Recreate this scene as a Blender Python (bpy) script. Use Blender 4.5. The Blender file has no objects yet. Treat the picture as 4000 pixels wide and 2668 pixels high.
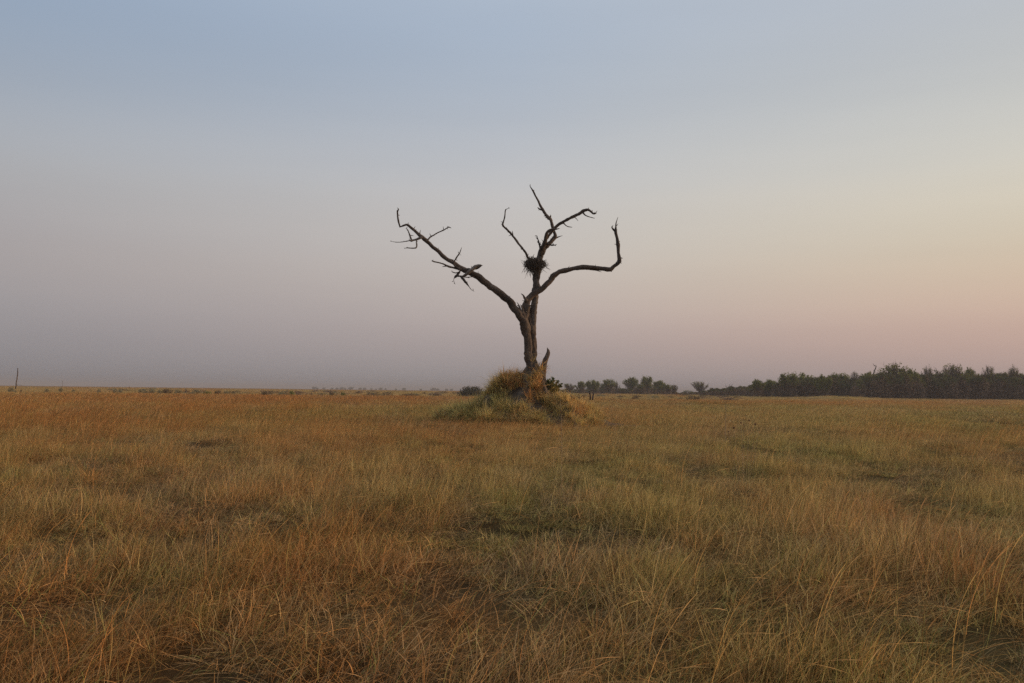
import bpy, math, random
import numpy as np
from mathutils import Vector, Matrix

rng = np.random.default_rng(7)
random.seed(7)
scene = bpy.context.scene
C = scene.collection
R = math.radians

# ------------------------------------------------------------------ camera
F = 3111.0          # focal length in photo pixels (28 mm on 36 mm, 4000 px wide)
CAM = np.array([0.0, 0.0, 1.75])
pitch, roll = math.atan(194 / F), R(0.665)
fwd = Vector((0, math.cos(pitch), math.sin(pitch)))
right0 = Vector((1, 0, 0)); up0 = right0.cross(fwd)
rgt = right0 * math.cos(roll) + up0 * math.sin(roll)
upv = rgt.cross(fwd)
cam_data = bpy.data.cameras.new('camera'); cam = bpy.data.objects.new('camera', cam_data)
C.objects.link(cam); scene.camera = cam
cam.matrix_world = Matrix(((rgt.x, upv.x, -fwd.x, CAM[0]), (rgt.y, upv.y, -fwd.y, CAM[1]),
                           (rgt.z, upv.z, -fwd.z, CAM[2]), (0, 0, 0, 1)))
cam_data.lens = 28; cam_data.sensor_width = 36; cam_data.clip_start = 0.1; cam_data.clip_end = 30000
rg, up_, fw = np.array(rgt), np.array(upv), np.array(fwd)

def pt(px, py, Y):
    """world point seen at photo pixel (px,py) on the plane y = Y"""
    d = rg * (px - 2000) / F - up_ * (py - 1334) / F + fw
    return CAM + d * (Y / d[1])

def gx(px, Y):      # world x for an upright thing standing at depth Y
    return float(pt(px, 1528 + (px - 2000) * .0116, Y)[0])

def project(P):
    q = P - CAM
    z = q @ fw
    z = np.maximum(z, .05)
    return 2000 + F * (q @ rg) / z, 1334 - F * (q @ up_) / z

# ------------------------------------------------------------------ noise
def _h(ix, iy, iz, seed):
    n = (ix.astype(np.int64) * 73856093) ^ (iy.astype(np.int64) * 19349663) ^ (iz.astype(np.int64) * 83492791) ^ (seed * 2654435761)
    n = (n ^ (n >> 13)) * 1274126177 & 0xffffffff
    n = (n ^ (n >> 16)) * 2246822519 & 0xffffffff
    return ((n ^ (n >> 15)) & 0xffffff) / float(0xffffff) * 2 - 1

def vn(x, y, z=None, seed=1):
    x = np.asarray(x, float); y = np.asarray(y, float)
    z = np.zeros_like(x) if z is None else np.asarray(z, float) + np.zeros_like(x)
    xi, yi, zi = np.floor(x), np.floor(y), np.floor(z)
    u, v, w = x - xi, y - yi, z - zi
    u, v, w = u * u * (3 - 2 * u), v * v * (3 - 2 * v), w * w * (3 - 2 * w)
    r = 0
    for a in (0, 1):
        for b in (0, 1):
            for c in (0, 1):
                r = r + _h(xi + a, yi + b, zi + c, seed) * (u if a else 1 - u) * (v if b else 1 - v) * (w if c else 1 - w)
    return r

def fbm(x, y, z=None, seed=1, o=3):
    r, a, f = 0, 1.0, 1.0
    for k in range(o):
        r = r + a * vn(np.asarray(x) * f, np.asarray(y) * f, None if z is None else np.asarray(z) * f, seed + k * 17)
        a *= .5; f *= 2.03
    return r

def sst(a, b, x):
    t = np.clip((x - a) / (b - a), 0, 1)
    return t * t * (3 - 2 * t)

# ------------------------------------------------------------------ helpers
def srgb(r, g, b):
    f = lambda c: (c / 255 / 12.92) if c <= 10 else ((c / 255 + .055) / 1.055) ** 2.4
    return (f(r), f(g), f(b), 1)

def mesh_obj(name, V, Fc, mat, parent=None, smooth=False, midx=None):
    me = bpy.data.meshes.new(name)
    V = np.asarray(V, np.float32); Fc = np.asarray(Fc, np.int32)
    n, k = Fc.shape
    me.vertices.add(len(V)); me.vertices.foreach_set('co', V.ravel())
    me.loops.add(n * k); me.loops.foreach_set('vertex_index', Fc.ravel())
    me.polygons.add(n); me.polygons.foreach_set('loop_start', np.arange(0, n * k, k, dtype=np.int32))
    mats = mat if isinstance(mat, (list, tuple)) else [mat]
    for m in mats: me.materials.append(m)
    if midx is not None: me.polygons.foreach_set('material_index', np.asarray(midx, np.int32))
    me.polygons.foreach_set('use_smooth', np.full(n, smooth))
    me.update(calc_edges=True)
    o = bpy.data.objects.new(name, me)
    if parent != 'none':
        C.objects.link(o)
        if parent is not None: o.parent = parent
    return o

def fattr(o, name, data, kind='FLOAT'):
    a = o.data.attributes.new(name, kind, 'POINT')
    a.data.foreach_set({'FLOAT': 'value', 'INT': 'value', 'FLOAT_VECTOR': 'vector', 'FLOAT_COLOR': 'color'}[kind],
                       np.ascontiguousarray(data).ravel())

def tag(o, label=None, cat=None, group=None, kind=None):
    if label: o['label'] = label
    if cat: o['category'] = cat
    if group: o['group'] = group
    if kind: o['kind'] = kind
    return o

def empty(name, loc):
    o = bpy.data.objects.new(name, None); C.objects.link(o); o.location = loc; o.empty_display_size = .3
    return o

def dup(root, loc, rz, sc, label, group=None):
    r = root.copy(); C.objects.link(r); r.location = loc; r.rotation_euler = (0, 0, rz); r.scale = sc
    r['label'] = label
    if group: r['group'] = group
    for ch in list(root.children):
        c = ch.copy(); C.objects.link(c); c.parent = r
    return r

class MB:
    """collects quads and their material index"""
    def __init__(s): s.V, s.F, s.M, s.n = [], [], [], 0
    def add(s, V, Fc, m=0):
        V = np.asarray(V, float); Fc = np.asarray(Fc, int)
        s.V.append(V); s.F.append(Fc + s.n); s.M.append(np.full(len(Fc), m)); s.n += len(V)
    def build(s, name, mats, parent=None, smooth=False):
        return mesh_obj(name, np.vstack(s.V), np.vstack(s.F), mats, parent, smooth, np.concatenate(s.M))

def tube_geo(P, rad, sides=8, rough=0.0, seed=1, step=None, rk=2.2, jag=0.0):
    """tapered, ridged, slightly wobbly tube through the points P with radii rad"""
    P = np.asarray(P, float); rad = np.asarray(rad, float)
    if step and len(P) > 1:
        Q, q = [], []
        Pe = np.vstack([2 * P[0] - P[1], P, 2 * P[-1] - P[-2]])
        for i in range(len(P) - 1):
            a, b, c, d = Pe[i], Pe[i + 1], Pe[i + 2], Pe[i + 3]
            n = max(1, int(np.linalg.norm(c - b) / step))
            for j in range(n):
                t = j / n
                Q.append(.5 * (2 * b + (c - a) * t + (2 * a - 5 * b + 4 * c - d) * t * t + (3 * b - a - 3 * c + d) * t ** 3))
                q.append(rad[i] * (1 - t) + rad[i + 1] * t)
        Q.append(P[-1]); q.append(rad[-1])
        P, rad = np.array(Q), np.array(q)
    n = len(P)
    if jag: # wobble of the axis
        s = np.arange(n) * (step or .1)
        for k in range(3):
            P[1:-1, k] += (jag * rad * fbm(s * 3.1, s * 0 + k * 9.7, seed=seed + k, o=2))[1:-1]
    T = np.gradient(P, axis=0); T /= np.linalg.norm(T, axis=1)[:, None] + 1e-9
    u = np.cross(T[0], [0, 1, .13]); u /= np.linalg.norm(u)
    a = np.arange(sides) * 2 * math.pi / sides
    V = np.zeros((n, sides, 3)); ss = np.concatenate([[0], np.cumsum(np.linalg.norm(np.diff(P, axis=0), axis=1))])
    for i in range(n):
        u = u - T[i] * (u @ T[i]); u /= np.linalg.norm(u) + 1e-9
        w = np.cross(T[i], u)
        r = np.full(sides, rad[i])
        if rough:
            L = max(rad.max(), .02)
            r = r * (1 + rough * vn(np.cos(a) * rk, np.sin(a) * rk, np.full(sides, ss[i] / L * .35), seed)
                     + rough * .8 * vn(np.cos(a) * 1.1, np.sin(a) * 1.1, np.full(sides, ss[i] / L * .9), seed + 5)
                     + rough * .7 * vn(np.cos(a) * 3, np.sin(a) * 3, np.full(sides, ss[i] / L * 2.6), seed + 9))
        V[i] = P[i] + np.outer(np.cos(a) * r, u) + np.outer(np.sin(a) * r, w)
    idx = np.arange(n * sides).reshape(n, sides)
    A, B = idx[:-1], idx[1:]
    Fq = np.stack([A, np.roll(A, -1, 1), np.roll(B, -1, 1), B], -1).reshape(-1, 4)
    V = V.reshape(-1, 3)
    # caps: fan to centre as degenerate-free quads
    V = np.vstack([V, P[0] - T[0] * rad[0] * .3, P[-1] + T[-1] * rad[-1] * .6])
    c0, c1 = n * sides, n * sides + 1
    caps = []
    for j in range(0, sides, 2):
        caps.append([c0, idx[0, (j + 2) % sides], idx[0, (j + 1) % sides], idx[0, j]])
        caps.append([c1, idx[-1, j], idx[-1, (j + 1) % sides], idx[-1, (j + 2) % sides]])
    return V, np.vstack([Fq, caps])

# ------------------------------------------------------------------ materials
def newmat(name):
    m = bpy.data.materials.new(name); m.use_nodes = True
    nt = m.node_tree; nt.nodes.clear()
    out = nt.nodes.new('ShaderNodeOutputMaterial')
    return m, nt, out
def N(nt, t, **kw):
    n = nt.nodes.new(t)
    for k, v in kw.items(): setattr(n, k, v)
    return n
def ramp(nt, stops, interp='LINEAR'):
    n = N(nt, 'ShaderNodeValToRGB'); cr = n.color_ramp; cr.interpolation = interp
    while len(cr.elements) > 1: cr.elements.remove(cr.elements[0])
    cr.elements[0].position = stops[0][0]; cr.elements[0].color = stops[0][1]
    for p, c in stops[1:]:
        e = cr.elements.new(p); e.color = c
    return n
def mixc(nt, f, a, b, blend='MIX'):
    n = N(nt, 'ShaderNodeMix', data_type='RGBA', blend_type=blend)
    for sock, v in ((0, f), (6, a), (7, b)):
        if hasattr(v, 'is_linked'): nt.links.new(v, n.inputs[sock])
        else: n.inputs[sock].default_value = v
    return n.outputs[2]

def bark_mat(name, stops, scale=(9, 9, 1.6), bump=.6, dist=.02, noise_scale=1.0):
    m, nt, out = newmat(name)
    tc = N(nt, 'ShaderNodeTexCoord'); mp = N(nt, 'ShaderNodeMapping'); mp.inputs['Scale'].default_value = scale
    nt.links.new(tc.outputs['Object'], mp.inputs[0])
    n1 = N(nt, 'ShaderNodeTexNoise'); n1.inputs['Scale'].default_value = noise_scale * 2.2; n1.inputs['Detail'].default_value = 8
    n1.inputs['Roughness'].default_value = .65
    nt.links.new(mp.outputs[0], n1.inputs['Vector'])
    n2 = N(nt, 'ShaderNodeTexNoise'); n2.inputs['Scale'].default_value = .9; n2.inputs['Detail'].default_value = 3
    nt.links.new(tc.outputs['Object'], n2.inputs['Vector'])
    md = N(nt, 'ShaderNodeMath', operation='MULTIPLY_ADD'); md.inputs[1].default_value = .55
    nt.links.new(n1.outputs[0], md.inputs[0])
    m2 = N(nt, 'ShaderNodeMath', operation='MULTIPLY'); m2.inputs[1].default_value = .5
    nt.links.new(n2.outputs[0], m2.inputs[0]); nt.links.new(m2.outputs[0], md.inputs[2])
    rp = ramp(nt, stops); nt.links.new(md.outputs[0], rp.inputs[0])
    b = N(nt, 'ShaderNodeBsdfPrincipled'); b.inputs['Roughness'].default_value = .9
    b.inputs['Specular IOR Level'].default_value = .2
    nt.links.new(rp.outputs[0], b.inputs['Base Color'])
    bp = N(nt, 'ShaderNodeBump'); bp.inputs['Strength'].default_value = bump; bp.inputs['Distance'].default_value = dist
    nt.links.new(n1.outputs[0], bp.inputs['Height']); nt.links.new(bp.outputs[0], b.inputs['Normal'])
    nt.links.new(b.outputs[0], out.inputs[0])
    return m

BARK = [(.32, (.015, .012, .010, 1)), (.44, (.045, .033, .026, 1)), (.56, (.095, .066, .048, 1)), (.70, (.18, .14, .11, 1))]
M_bark = bark_mat('dead_bark', BARK)
M_bark_grey = bark_mat('weathered_wood', [(.34, (.022, .018, .016, 1)), (.5, (.085, .066, .054, 1)), (.68, (.19, .16, .135, 1))])
M_log = bark_mat('pale_weathered_wood', [(.34, (.05, .04, .034, 1)), (.5, (.17, .135, .11, 1)), (.68, (.30, .25, .21, 1))])
M_farbark = bark_mat('far_bark', [(.3, (.05, .038, .03, 1)), (.7, (.13, .095, .075, 1))], scale=(1, 1, .4))
M_twig = bark_mat('twig_bark', [(.3, (.13, .09, .07, 1)), (.7, (.25, .18, .135, 1))], scale=(1, 1, .4))
M_redtwig = bark_mat('reddish_twig_bark', [(.3, (.09, .05, .037, 1)), (.7, (.17, .095, .065, 1))], scale=(1, 1, .4))
M_nest = bark_mat('nest_twigs', [(.3, (.03, .024, .02, 1)), (.7, (.1, .075, .055, 1))], scale=(6, 6, 6))

def leaf_mat(name, a, b, scale=1.1, transl=.3, attr=None):
    m, nt, out = newmat(name)
    g = N(nt, 'ShaderNodeTexCoord'); n1 = N(nt, 'ShaderNodeTexNoise'); n1.inputs['Scale'].default_value = scale
    n1.inputs['Detail'].default_value = 4
    nt.links.new(g.outputs['Object'], n1.inputs['Vector'])
    rp = ramp(nt, [(.35, a), (.62, b)]); nt.links.new(n1.outputs[0], rp.inputs[0])
    d = N(nt, 'ShaderNodeBsdfDiffuse'); t = N(nt, 'ShaderNodeBsdfTranslucent'); mx = N(nt, 'ShaderNodeMixShader')
    mx.inputs[0].default_value = transl
    nt.links.new(rp.outputs[0], d.inputs[0]); nt.links.new(rp.outputs[0], t.inputs[0])
    nt.links.new(d.outputs[0], mx.inputs[1]); nt.links.new(t.outputs[0], mx.inputs[2]); nt.links.new(mx.outputs[0], out.inputs[0])
    return m
M_leaf = leaf_mat('mopane_leaves', (.10, .115, .03, 1), (.24, .24, .06, 1), .5)
M_leaf_dk = leaf_mat('dark_leaves', (.07, .085, .03, 1), (.15, .165, .05, 1), .5)
M_leaf_br = leaf_mat('brown_foliage', (.16, .112, .08, 1), (.33, .23, .155, 1), .5)
M_sage = leaf_mat('sage_leaves', (.20, .17, .09, 1), (.30, .26, .15, 1), .8)
M_scrub = leaf_mat('scrub_leaves', (.13, .085, .045, 1), (.19, .14, .08, 1), .8)
M_shrub = leaf_mat('green_leaves', (.045, .06, .02, 1), (.09, .11, .035, 1), 3)
M_thicket = leaf_mat('thicket_leaves', (.04, .038, .024, 1), (.10, .09, .055, 1), .8)

def grass_mat(name):
    m, nt, out = newmat(name)
    ti = N(nt, 'ShaderNodeAttribute', attribute_type='INSTANCER', attribute_name='tint')
    bc = N(nt, 'ShaderNodeAttribute', attribute_type='GEOMETRY', attribute_name='bcol')
    sp = N(nt, 'ShaderNodeSeparateColor'); nt.links.new(bc.outputs['Color'], sp.inputs[0])
    # r: value variation, g: pale-straw share, b: green share
    c1 = mixc(nt, sp.outputs[1], ti.outputs['Color'], (.72, .50, .24, 1))
    c2 = mixc(nt, sp.outputs[2], c1, (.27, .29, .08, 1))
    vv = N(nt, 'ShaderNodeCombineColor')
    for k in range(3): nt.links.new(sp.outputs[0], vv.inputs[k])
    c3 = mixc(nt, 1.0, c2, vv.outputs[0], 'MULTIPLY')
    d = N(nt, 'ShaderNodeBsdfDiffuse'); t = N(nt, 'ShaderNodeBsdfTranslucent'); mx = N(nt, 'ShaderNodeMixShader')
    mx.inputs[0].default_value = .35
    nt.links.new(c3, d.inputs[0]); nt.links.new(c3, t.inputs[0])
    nt.links.new(d.outputs[0], mx.inputs[1]); nt.links.new(t.outputs[0], mx.inputs[2]); nt.links.new(mx.outputs[0], out.inputs[0])
    return m
M_grass = grass_mat('dry_grass')

def ground_mat():
    m, nt, out = newmat('dry_ground')
    g = N(nt, 'ShaderNodeNewGeometry')
    at = N(nt, 'ShaderNodeAttribute', attribute_type='GEOMETRY', attribute_name='gcol')
    n1 = N(nt, 'ShaderNodeTexNoise'); n1.inputs['Scale'].default_value = .22; n1.inputs['Detail'].default_value = 9; n1.inputs['Roughness'].default_value = .7
    nt.links.new(g.outputs['Position'], n1.inputs['Vector'])
    rp = ramp(nt, [(.3, (.55, .5, .5, 1)), (.5, (.95, .95, .95, 1)), (.7, (1.3, 1.3, 1.2, 1))]); nt.links.new(n1.outputs[0], rp.inputs[0])
    c = mixc(nt, 1.0, at.outputs['Color'], rp.outputs[0], 'MULTIPLY')
    d = N(nt, 'ShaderNodeBsdfDiffuse'); nt.links.new(c, d.inputs[0])
    nt.links.new(d.outputs[0], out.inputs[0])
    return m
M_ground = ground_mat()

def soil_mat():
    m, nt, out = newmat('termite_soil')
    g = N(nt, 'ShaderNodeNewGeometry')
    n1 = N(nt, 'ShaderNodeTexNoise'); n1.inputs['Scale'].default_value = 2.1; n1.inputs['Detail'].default_value = 9; n1.inputs['Roughness'].default_value = .68
    nt.links.new(g.outputs['Position'], n1.inputs['Vector'])
    rp = ramp(nt, [(.32, (.025, .018, .013, 1)), (.5, (.085, .062, .044, 1)), (.68, (.17, .13, .095, 1))]); nt.links.new(n1.outputs[0], rp.inputs[0])
    b = N(nt, 'ShaderNodeBsdfPrincipled'); b.inputs['Roughness'].default_value = .95; b.inputs['Specular IOR Level'].default_value = .1
    nt.links.new(rp.outputs[0], b.inputs['Base Color'])
    n2 = N(nt, 'ShaderNodeTexNoise'); n2.inputs['Scale'].default_value = 9; n2.inputs['Detail'].default_value = 6
    nt.links.new(g.outputs['Position'], n2.inputs['Vector'])
    bp = N(nt, 'ShaderNodeBump'); bp.inputs['Strength'].default_value = .8; bp.inputs['Distance'].default_value = .08
    nt.links.new(n2.outputs[0], bp.inputs['Height']); nt.links.new(bp.outputs[0], b.inputs['Normal'])
    nt.links.new(b.outputs[0], out.inputs[0])
    return m
M_soil = soil_mat()

def plain(name, col, rough=.6, spec=.3):
    m, nt, out = newmat(name)
    g = N(nt, 'ShaderNodeNewGeometry'); n1 = N(nt, 'ShaderNodeTexNoise'); n1.inputs['Scale'].default_value = 14
    nt.links.new(g.outputs['Position'], n1.inputs['Vector'])
    rp = ramp(nt, [(.3, tuple(c * .6 for c in col) + (1,)), (.7, tuple(min(1, c * 1.3) for c in col) + (1,))]); nt.links.new(n1.outputs[0], rp.inputs[0])
    b = N(nt, 'ShaderNodeBsdfPrincipled'); b.inputs['Roughness'].default_value = rough; b.inputs['Specular IOR Level'].default_value = spec
    nt.links.new(rp.outputs[0], b.inputs['Base Color']); nt.links.new(b.outputs[0], out.inputs[0])
    return m
M_seed = plain('seed_head_brown', (.17, .09, .05), .9, .1)
M_stalk = plain('pale_stalk', (.38, .26, .15), .8, .1)

def water_mat():
    m, nt, out = newmat('still_water')
    g = N(nt, 'ShaderNodeNewGeometry'); n1 = N(nt, 'ShaderNodeTexNoise'); n1.inputs['Scale'].default_value = 5
    nt.links.new(g.outputs['Position'], n1.inputs['Vector'])
    b = N(nt, 'ShaderNodeBsdfPrincipled'); b.inputs['Base Color'].default_value = (.03, .03, .028, 1); b.inputs['Roughness'].default_value = .06
    bp = N(nt, 'ShaderNodeBump'); bp.inputs['Strength'].default_value = .15; bp.inputs['Distance'].default_value = .01
    nt.links.new(n1.outputs[0], bp.inputs['Height']); nt.links.new(bp.outputs[0], b.inputs['Normal'])
    nt.links.new(b.outputs[0], out.inputs[0])
    return m
M_water = water_mat()

# ------------------------------------------------------------------ terrain
WX, WY = gx(3815, 53), 53.0            # the puddle
HX, HY = gx(3270, 285), 285.0          # low grassy rise before the woodland
def H(x, y):
    x = np.asarray(x, float); y = np.asarray(y, float)
    d = np.hypot(x, y)
    z = .75 * sst(250, 460, d)
    z = z + .07 * vn(x / 1.3, y / 1.3, seed=6) * (1 - sst(30, 60, d)) + .10 * fbm(x / 8, y / 8, seed=3, o=2) * sst(2, 8, d) * (1 - sst(150, 400, d))
    z = z + 1.2 * np.exp(-((x - HX) / 17) ** 2 - ((y - HY) / 9) ** 2)
    z = z + .45 * np.exp(-((x - gx(2955, 300)) / 13) ** 2 - ((y - 300) / 9) ** 2)
    z = z + .45 * np.exp(-((x - gx(2480, 230)) / 16) ** 2 - ((y - 230) / 7) ** 2)
    z = z + .30 * np.exp(-((x - gx(2760, 120)) / 4) ** 2 - ((y - 120) / 3) ** 2)
    bas = np.exp(-(((x - WX) / 3.2) ** 2 + ((y - WY) / 4.4) ** 2) ** 2)
    return z * (1 - bas) - .10 * bas

# colours of the grass cover
RUST, STRAW, OLIVE, GREYB, DARKG = [np.array(c) for c in ((.62, .25, .07), (.66, .45, .17), (.45, .38, .11), (.46, .31, .18), (.20, .195, .075))]
# (px, py, rx, ry, class, weight): where in the field each kind of grass grows
BLOBS = [
 (600, 1562, 1100, 24, 0, 3.2), (1500, 1572, 420, 14, 0, 2.0), (150, 1690, 600, 40, 0, 1.5), (250, 1850, 700, 160, 0, 1.1),
 (1900, 1735, 500, 70, 0, 2.0), (1500, 1760, 400, 60, 0, 1.4), (1200, 1900, 500, 100, 0, .8), (1050, 2480, 420, 260, 0, 1.6), (2900, 2520, 380, 200, 0, .9),
 (3650, 1578, 600, 14, 0, 2.6), (3000, 1572, 500, 8, 0, 2.0), (2420, 1600, 200, 12, 0, 1.0), (2300, 1640, 300, 30, 0, 1.2), (2050, 2230, 500, 130, 0, .7),
 (3300, 2150, 300, 120, 0, .7), (3700, 1780, 350, 60, 0, .5),
 (950, 1655, 450, 30, 2, 2.0), (1500, 1628, 260, 22, 2, 2.4), (1650, 1700, 350, 20, 1, 1.2), (800, 1700, 350, 25, 2, 1.2), (500, 2220, 260, 90, 2, 1.3), (1000, 2080, 260, 90, 2, 1.3),
 (1750, 1950, 400, 90, 2, .8), (2900, 1625, 700, 32, 1, 2.2), (3400, 1650, 500, 40, 2, 1.5), (2300, 1900, 500, 120, 1, .9),
 (3500, 1740, 350, 40, 2, 1.0), (2850, 1830, 500, 90, 1, 1.0), (3000, 1950, 500, 120, 1, .6), (3900, 2450, 220, 260, 4, 2.4), (2700, 2330, 330, 90, 4, .7),
 (500, 2600, 400, 100, 4, 2.2), (2150, 2600, 300, 60, 4, 1.2), (3850, 2620, 400, 90, 4, 2.0), (250, 1640, 600, 60, 0, 1.6), (3700, 2050, 300, 140, 1, 1.2), (3750, 1880, 200, 50, 4, .5), (3560, 1725, 200, 22, 4, 1.2),
 (2300, 2560, 250, 120, 4, .8), (2560, 2450, 200, 100, 1, 1.2), (3300, 2420, 400, 120, 1, .9),
 (1100, 2020, 240, 60, 3, 1.6), (120, 1700, 160, 20, 4, 1.4), (3200, 2250, 200, 90, 3, .8), (1300, 2200, 400, 120, 3, .8),
 (3820, 1632, 240, 16, 4, 3.0), (3620, 1625, 60, 14, 4, 1.4), (2000, 1660, 500, 16, 3, .7), (3870, 1690, 120, 14, 4, 2.0),
]
CLS = np.array([RUST, STRAW, OLIVE, GREYB, DARKG])
def cover(x, y):
    """class weights (n,5) of the grass at ground points"""
    P = np.stack([x, y, H(x, y)], 1)
    px, py = project(P)
    W = np.zeros((len(x), 5))
    side = sst(800, 2600, px)
    W[:, 0] = 1.7 * (1 - side) + .55 * side; W[:, 1] = .9 * (1 - side) + 1.8 * side
    W[:, 2] = .7 + .35 * side; W[:, 3] = .75; W[:, 4] = .12
    sc = 1 + np.hypot(x, y) / 25
    for k in range(5):
        W[:, k] *= np.exp(1.1 * fbm(x / 1.6 / sc, y / 3.0 / sc, seed=40 + k, o=2) + 1.1 * fbm(x / .45 / sc, y / .8 / sc, seed=140 + k, o=2))
    hol = fbm(x / 1.0, y / 1.5, seed=33, o=3)
    W[:, 1] *= np.exp(.9 * hol); W[:, 4] *= 1.2 * np.exp(-1.5 * hol); W[:, 3] *= np.exp(-.5 * hol)  # tussock tops tinted straw as if lit; hollows greener
    for bx, by, rx, ry, c, w in BLOBS:
        e = np.exp(-((px - bx) / rx) ** 2 - ((py - by) / ry) ** 2)
        W[:, c] += (2.2 if by < 1700 else 1.15) * w * e * (.7 + .6 * vn(x / 2 / sc, y / 2 / sc, seed=90))
    d = np.hypot(x, y)
    far = sst(168, 186, d)                      # pale straw plain beyond the rust belt
    left = 1 - sst(1500, 2300, px)
    W[:, 1] += 6 * far * left * (1 - sst(500, 1200, d)); W[:, 0] += 8 * sst(450, 900, d)
    return np.maximum(W, 1e-3), px, py, d

# ground sheet (polar grid round the camera)
rr = np.concatenate([[.3], np.geomspace(1.2, 60, 90), np.geomspace(61, 460, 80), np.geomspace(480, 6000, 26)])
aa = np.linspace(0, 2 * math.pi, 361)[:-1]
rg_, ag_ = np.meshgrid(rr, aa, indexing='ij')
gxx, gyy = (rg_ * np.sin(ag_)).ravel(), (rg_ * np.cos(ag_)).ravel()
gz = H(gxx, gyy)
nr, na = len(rr), len(aa)
idx = np.arange(nr * na).reshape(nr, na)
A, B = idx[:-1], idx[1:]
Fg = np.stack([A, B, np.roll(B, -1, 1), np.roll(A, -1, 1)], -1).reshape(-1, 4)
Vg = np.stack([gxx, gyy, gz], 1)
Vg = np.vstack([Vg, [0, 0, 0]])
cc = len(Vg) - 1
cap = [[cc, idx[0, j], idx[0, (j + 1) % na], idx[0, (j + 2) % na]] for j in range(0, na, 2)]
ground = mesh_obj('ground', Vg, np.vstack([Fg, cap]), M_ground, smooth=True)
tag(ground, kind='structure')
W, _, _, dd = cover(Vg[:, 0], Vg[:, 1])
gc = (W[:, :, None] * CLS[None]).sum(1) / W.sum(1)[:, None]
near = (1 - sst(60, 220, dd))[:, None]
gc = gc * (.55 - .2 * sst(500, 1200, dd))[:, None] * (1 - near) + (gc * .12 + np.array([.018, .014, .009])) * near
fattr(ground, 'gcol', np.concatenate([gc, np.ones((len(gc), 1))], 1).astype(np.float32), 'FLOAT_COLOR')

# the puddle
th = np.linspace(0, 2 * math.pi, 48, endpoint=False)
wr = 1 + .18 * vn(np.cos(th) * 2, np.sin(th) * 2, seed=5)
wv = np.stack([WX + np.cos(th) * wr * 2.6, WY + np.sin(th) * wr * 3.4, np.full(48, -.06)], 1)
bmW = bpy.data.meshes.new('water'); bmW.from_pydata([tuple(v) for v in wv], [], [list(range(48))]); bmW.materials.append(M_water)
water = bpy.data.objects.new('water', bmW); C.objects.link(water); tag(water, kind='structure')

# ------------------------------------------------------------------ grass tufts (source meshes for the instanced cover)
def blade_geo(n, rad, L0, L1, th0, th1, lean, width, segs, r, green=.12, pale=.5, head=0):
    """ribbon blades; lean = how strongly they all fall towards +x"""
    q = np.sqrt(r.random(n)) * rad; a = r.random(n) * 2 * math.pi
    base = np.stack([q * np.cos(a), q * np.sin(a), np.full(n, -.03)], 1)
    dirx = lean + (1 - lean) * np.cos(a * 1.0 + r.normal(0, 1.2, n)); diry = (1 - lean) * np.sin(a + r.normal(0, 1.2, n)) + r.normal(0, .25, n)
    dl = np.hypot(dirx, diry) + 1e-6; dirx, diry = dirx / dl, diry / dl
    L = L0 + (L1 - L0) * r.random(n) ** 1.4
    t0 = np.clip(.62 + .33 * r.normal(0, 1, n), .05, 1.35) * th0; t1 = th1 * (.35 + 1.0 * r.random(n))
    s = np.linspace(0, 1, segs + 1)
    th = t0[:, None] + t1[:, None] * s[None] ** 1.3
    dl = L[:, None] / segs
    hx = np.concatenate([np.zeros((n, 1)), np.cumsum(np.sin(th[:, :-1]) * dl, 1)], 1)
    hz = np.concatenate([np.zeros((n, 1)), np.cumsum(np.cos(th[:, :-1]) * dl, 1)], 1)
    side = r.normal(0, .04, n)[:, None] * s[None] ** 2 * L[:, None] * 4
    P = np.stack([base[:, None, 0] + hx * dirx[:, None] - side * diry[:, None],
                  base[:, None, 1] + hx * diry[:, None] + side * dirx[:, None],
                  base[:, None, 2] + hz], -1)
    f = r.random(n) * math.pi
    wv_ = np.stack([-diry * np.cos(f) + dirx * np.sin(f) * .5, dirx * np.cos(f) + diry * np.sin(f) * .5, np.sin(f) * .4], 1)
    wv_ /= np.linalg.norm(wv_, axis=1)[:, None]
    w = width * (.6 + .8 * r.random(n))[:, None] * (np.maximum(.12, (1 - s[None] ** 1.6)) + head * (r.random(n)[:, None] < .5) * np.exp(-((s[None] - .88) / .09) ** 2))
    off = wv_[:, None, :] * w[:, :, None] * .5
    V = np.stack([P - off, P + off], 2).reshape(-1, 3)            # n, segs+1, 2
    ii = np.arange(n * (segs + 1) * 2).reshape(n, segs + 1, 2)
    Fq = np.stack([ii[:, :-1, 0], ii[:, :-1, 1], ii[:, 1:, 1], ii[:, 1:, 0]], -1).reshape(-1, 4)
    val = .3 + 1.15 * r.random(n) ** 1.5
    val = np.where(r.random(n) < .09, .14, val)
    gp = pale * r.random(n) ** 2.2
    gr = np.where(r.random(n) < green, .35 + .6 * r.random(n), 0)
    col = np.stack([val, gp, gr, np.ones(n)], 1)
    col = np.repeat(col, (segs + 1) * 2, 0)
    return V, Fq, col

def tuft_collection(name, specs):
    col = bpy.data.collections.new(name)
    for i, parts in enumerate(specs):
        V, Fc, K, n = [], [], [], 0
        r = np.random.default_rng(hash((len(name), i)) % 9999 + 100 + i)
        for kw in parts:
            v, f, k = blade_geo(r=r, **kw); V.append(v); Fc.append(f + n); K.append(k); n += len(v)
        o = mesh_obj('%s_%02d' % (name, i), np.vstack(V), np.vstack(Fc), M_grass, parent='none')
        fattr(o, 'bcol', np.vstack(K).astype(np.float32), 'FLOAT_COLOR')
        col.objects.link(o)
    return col

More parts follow.
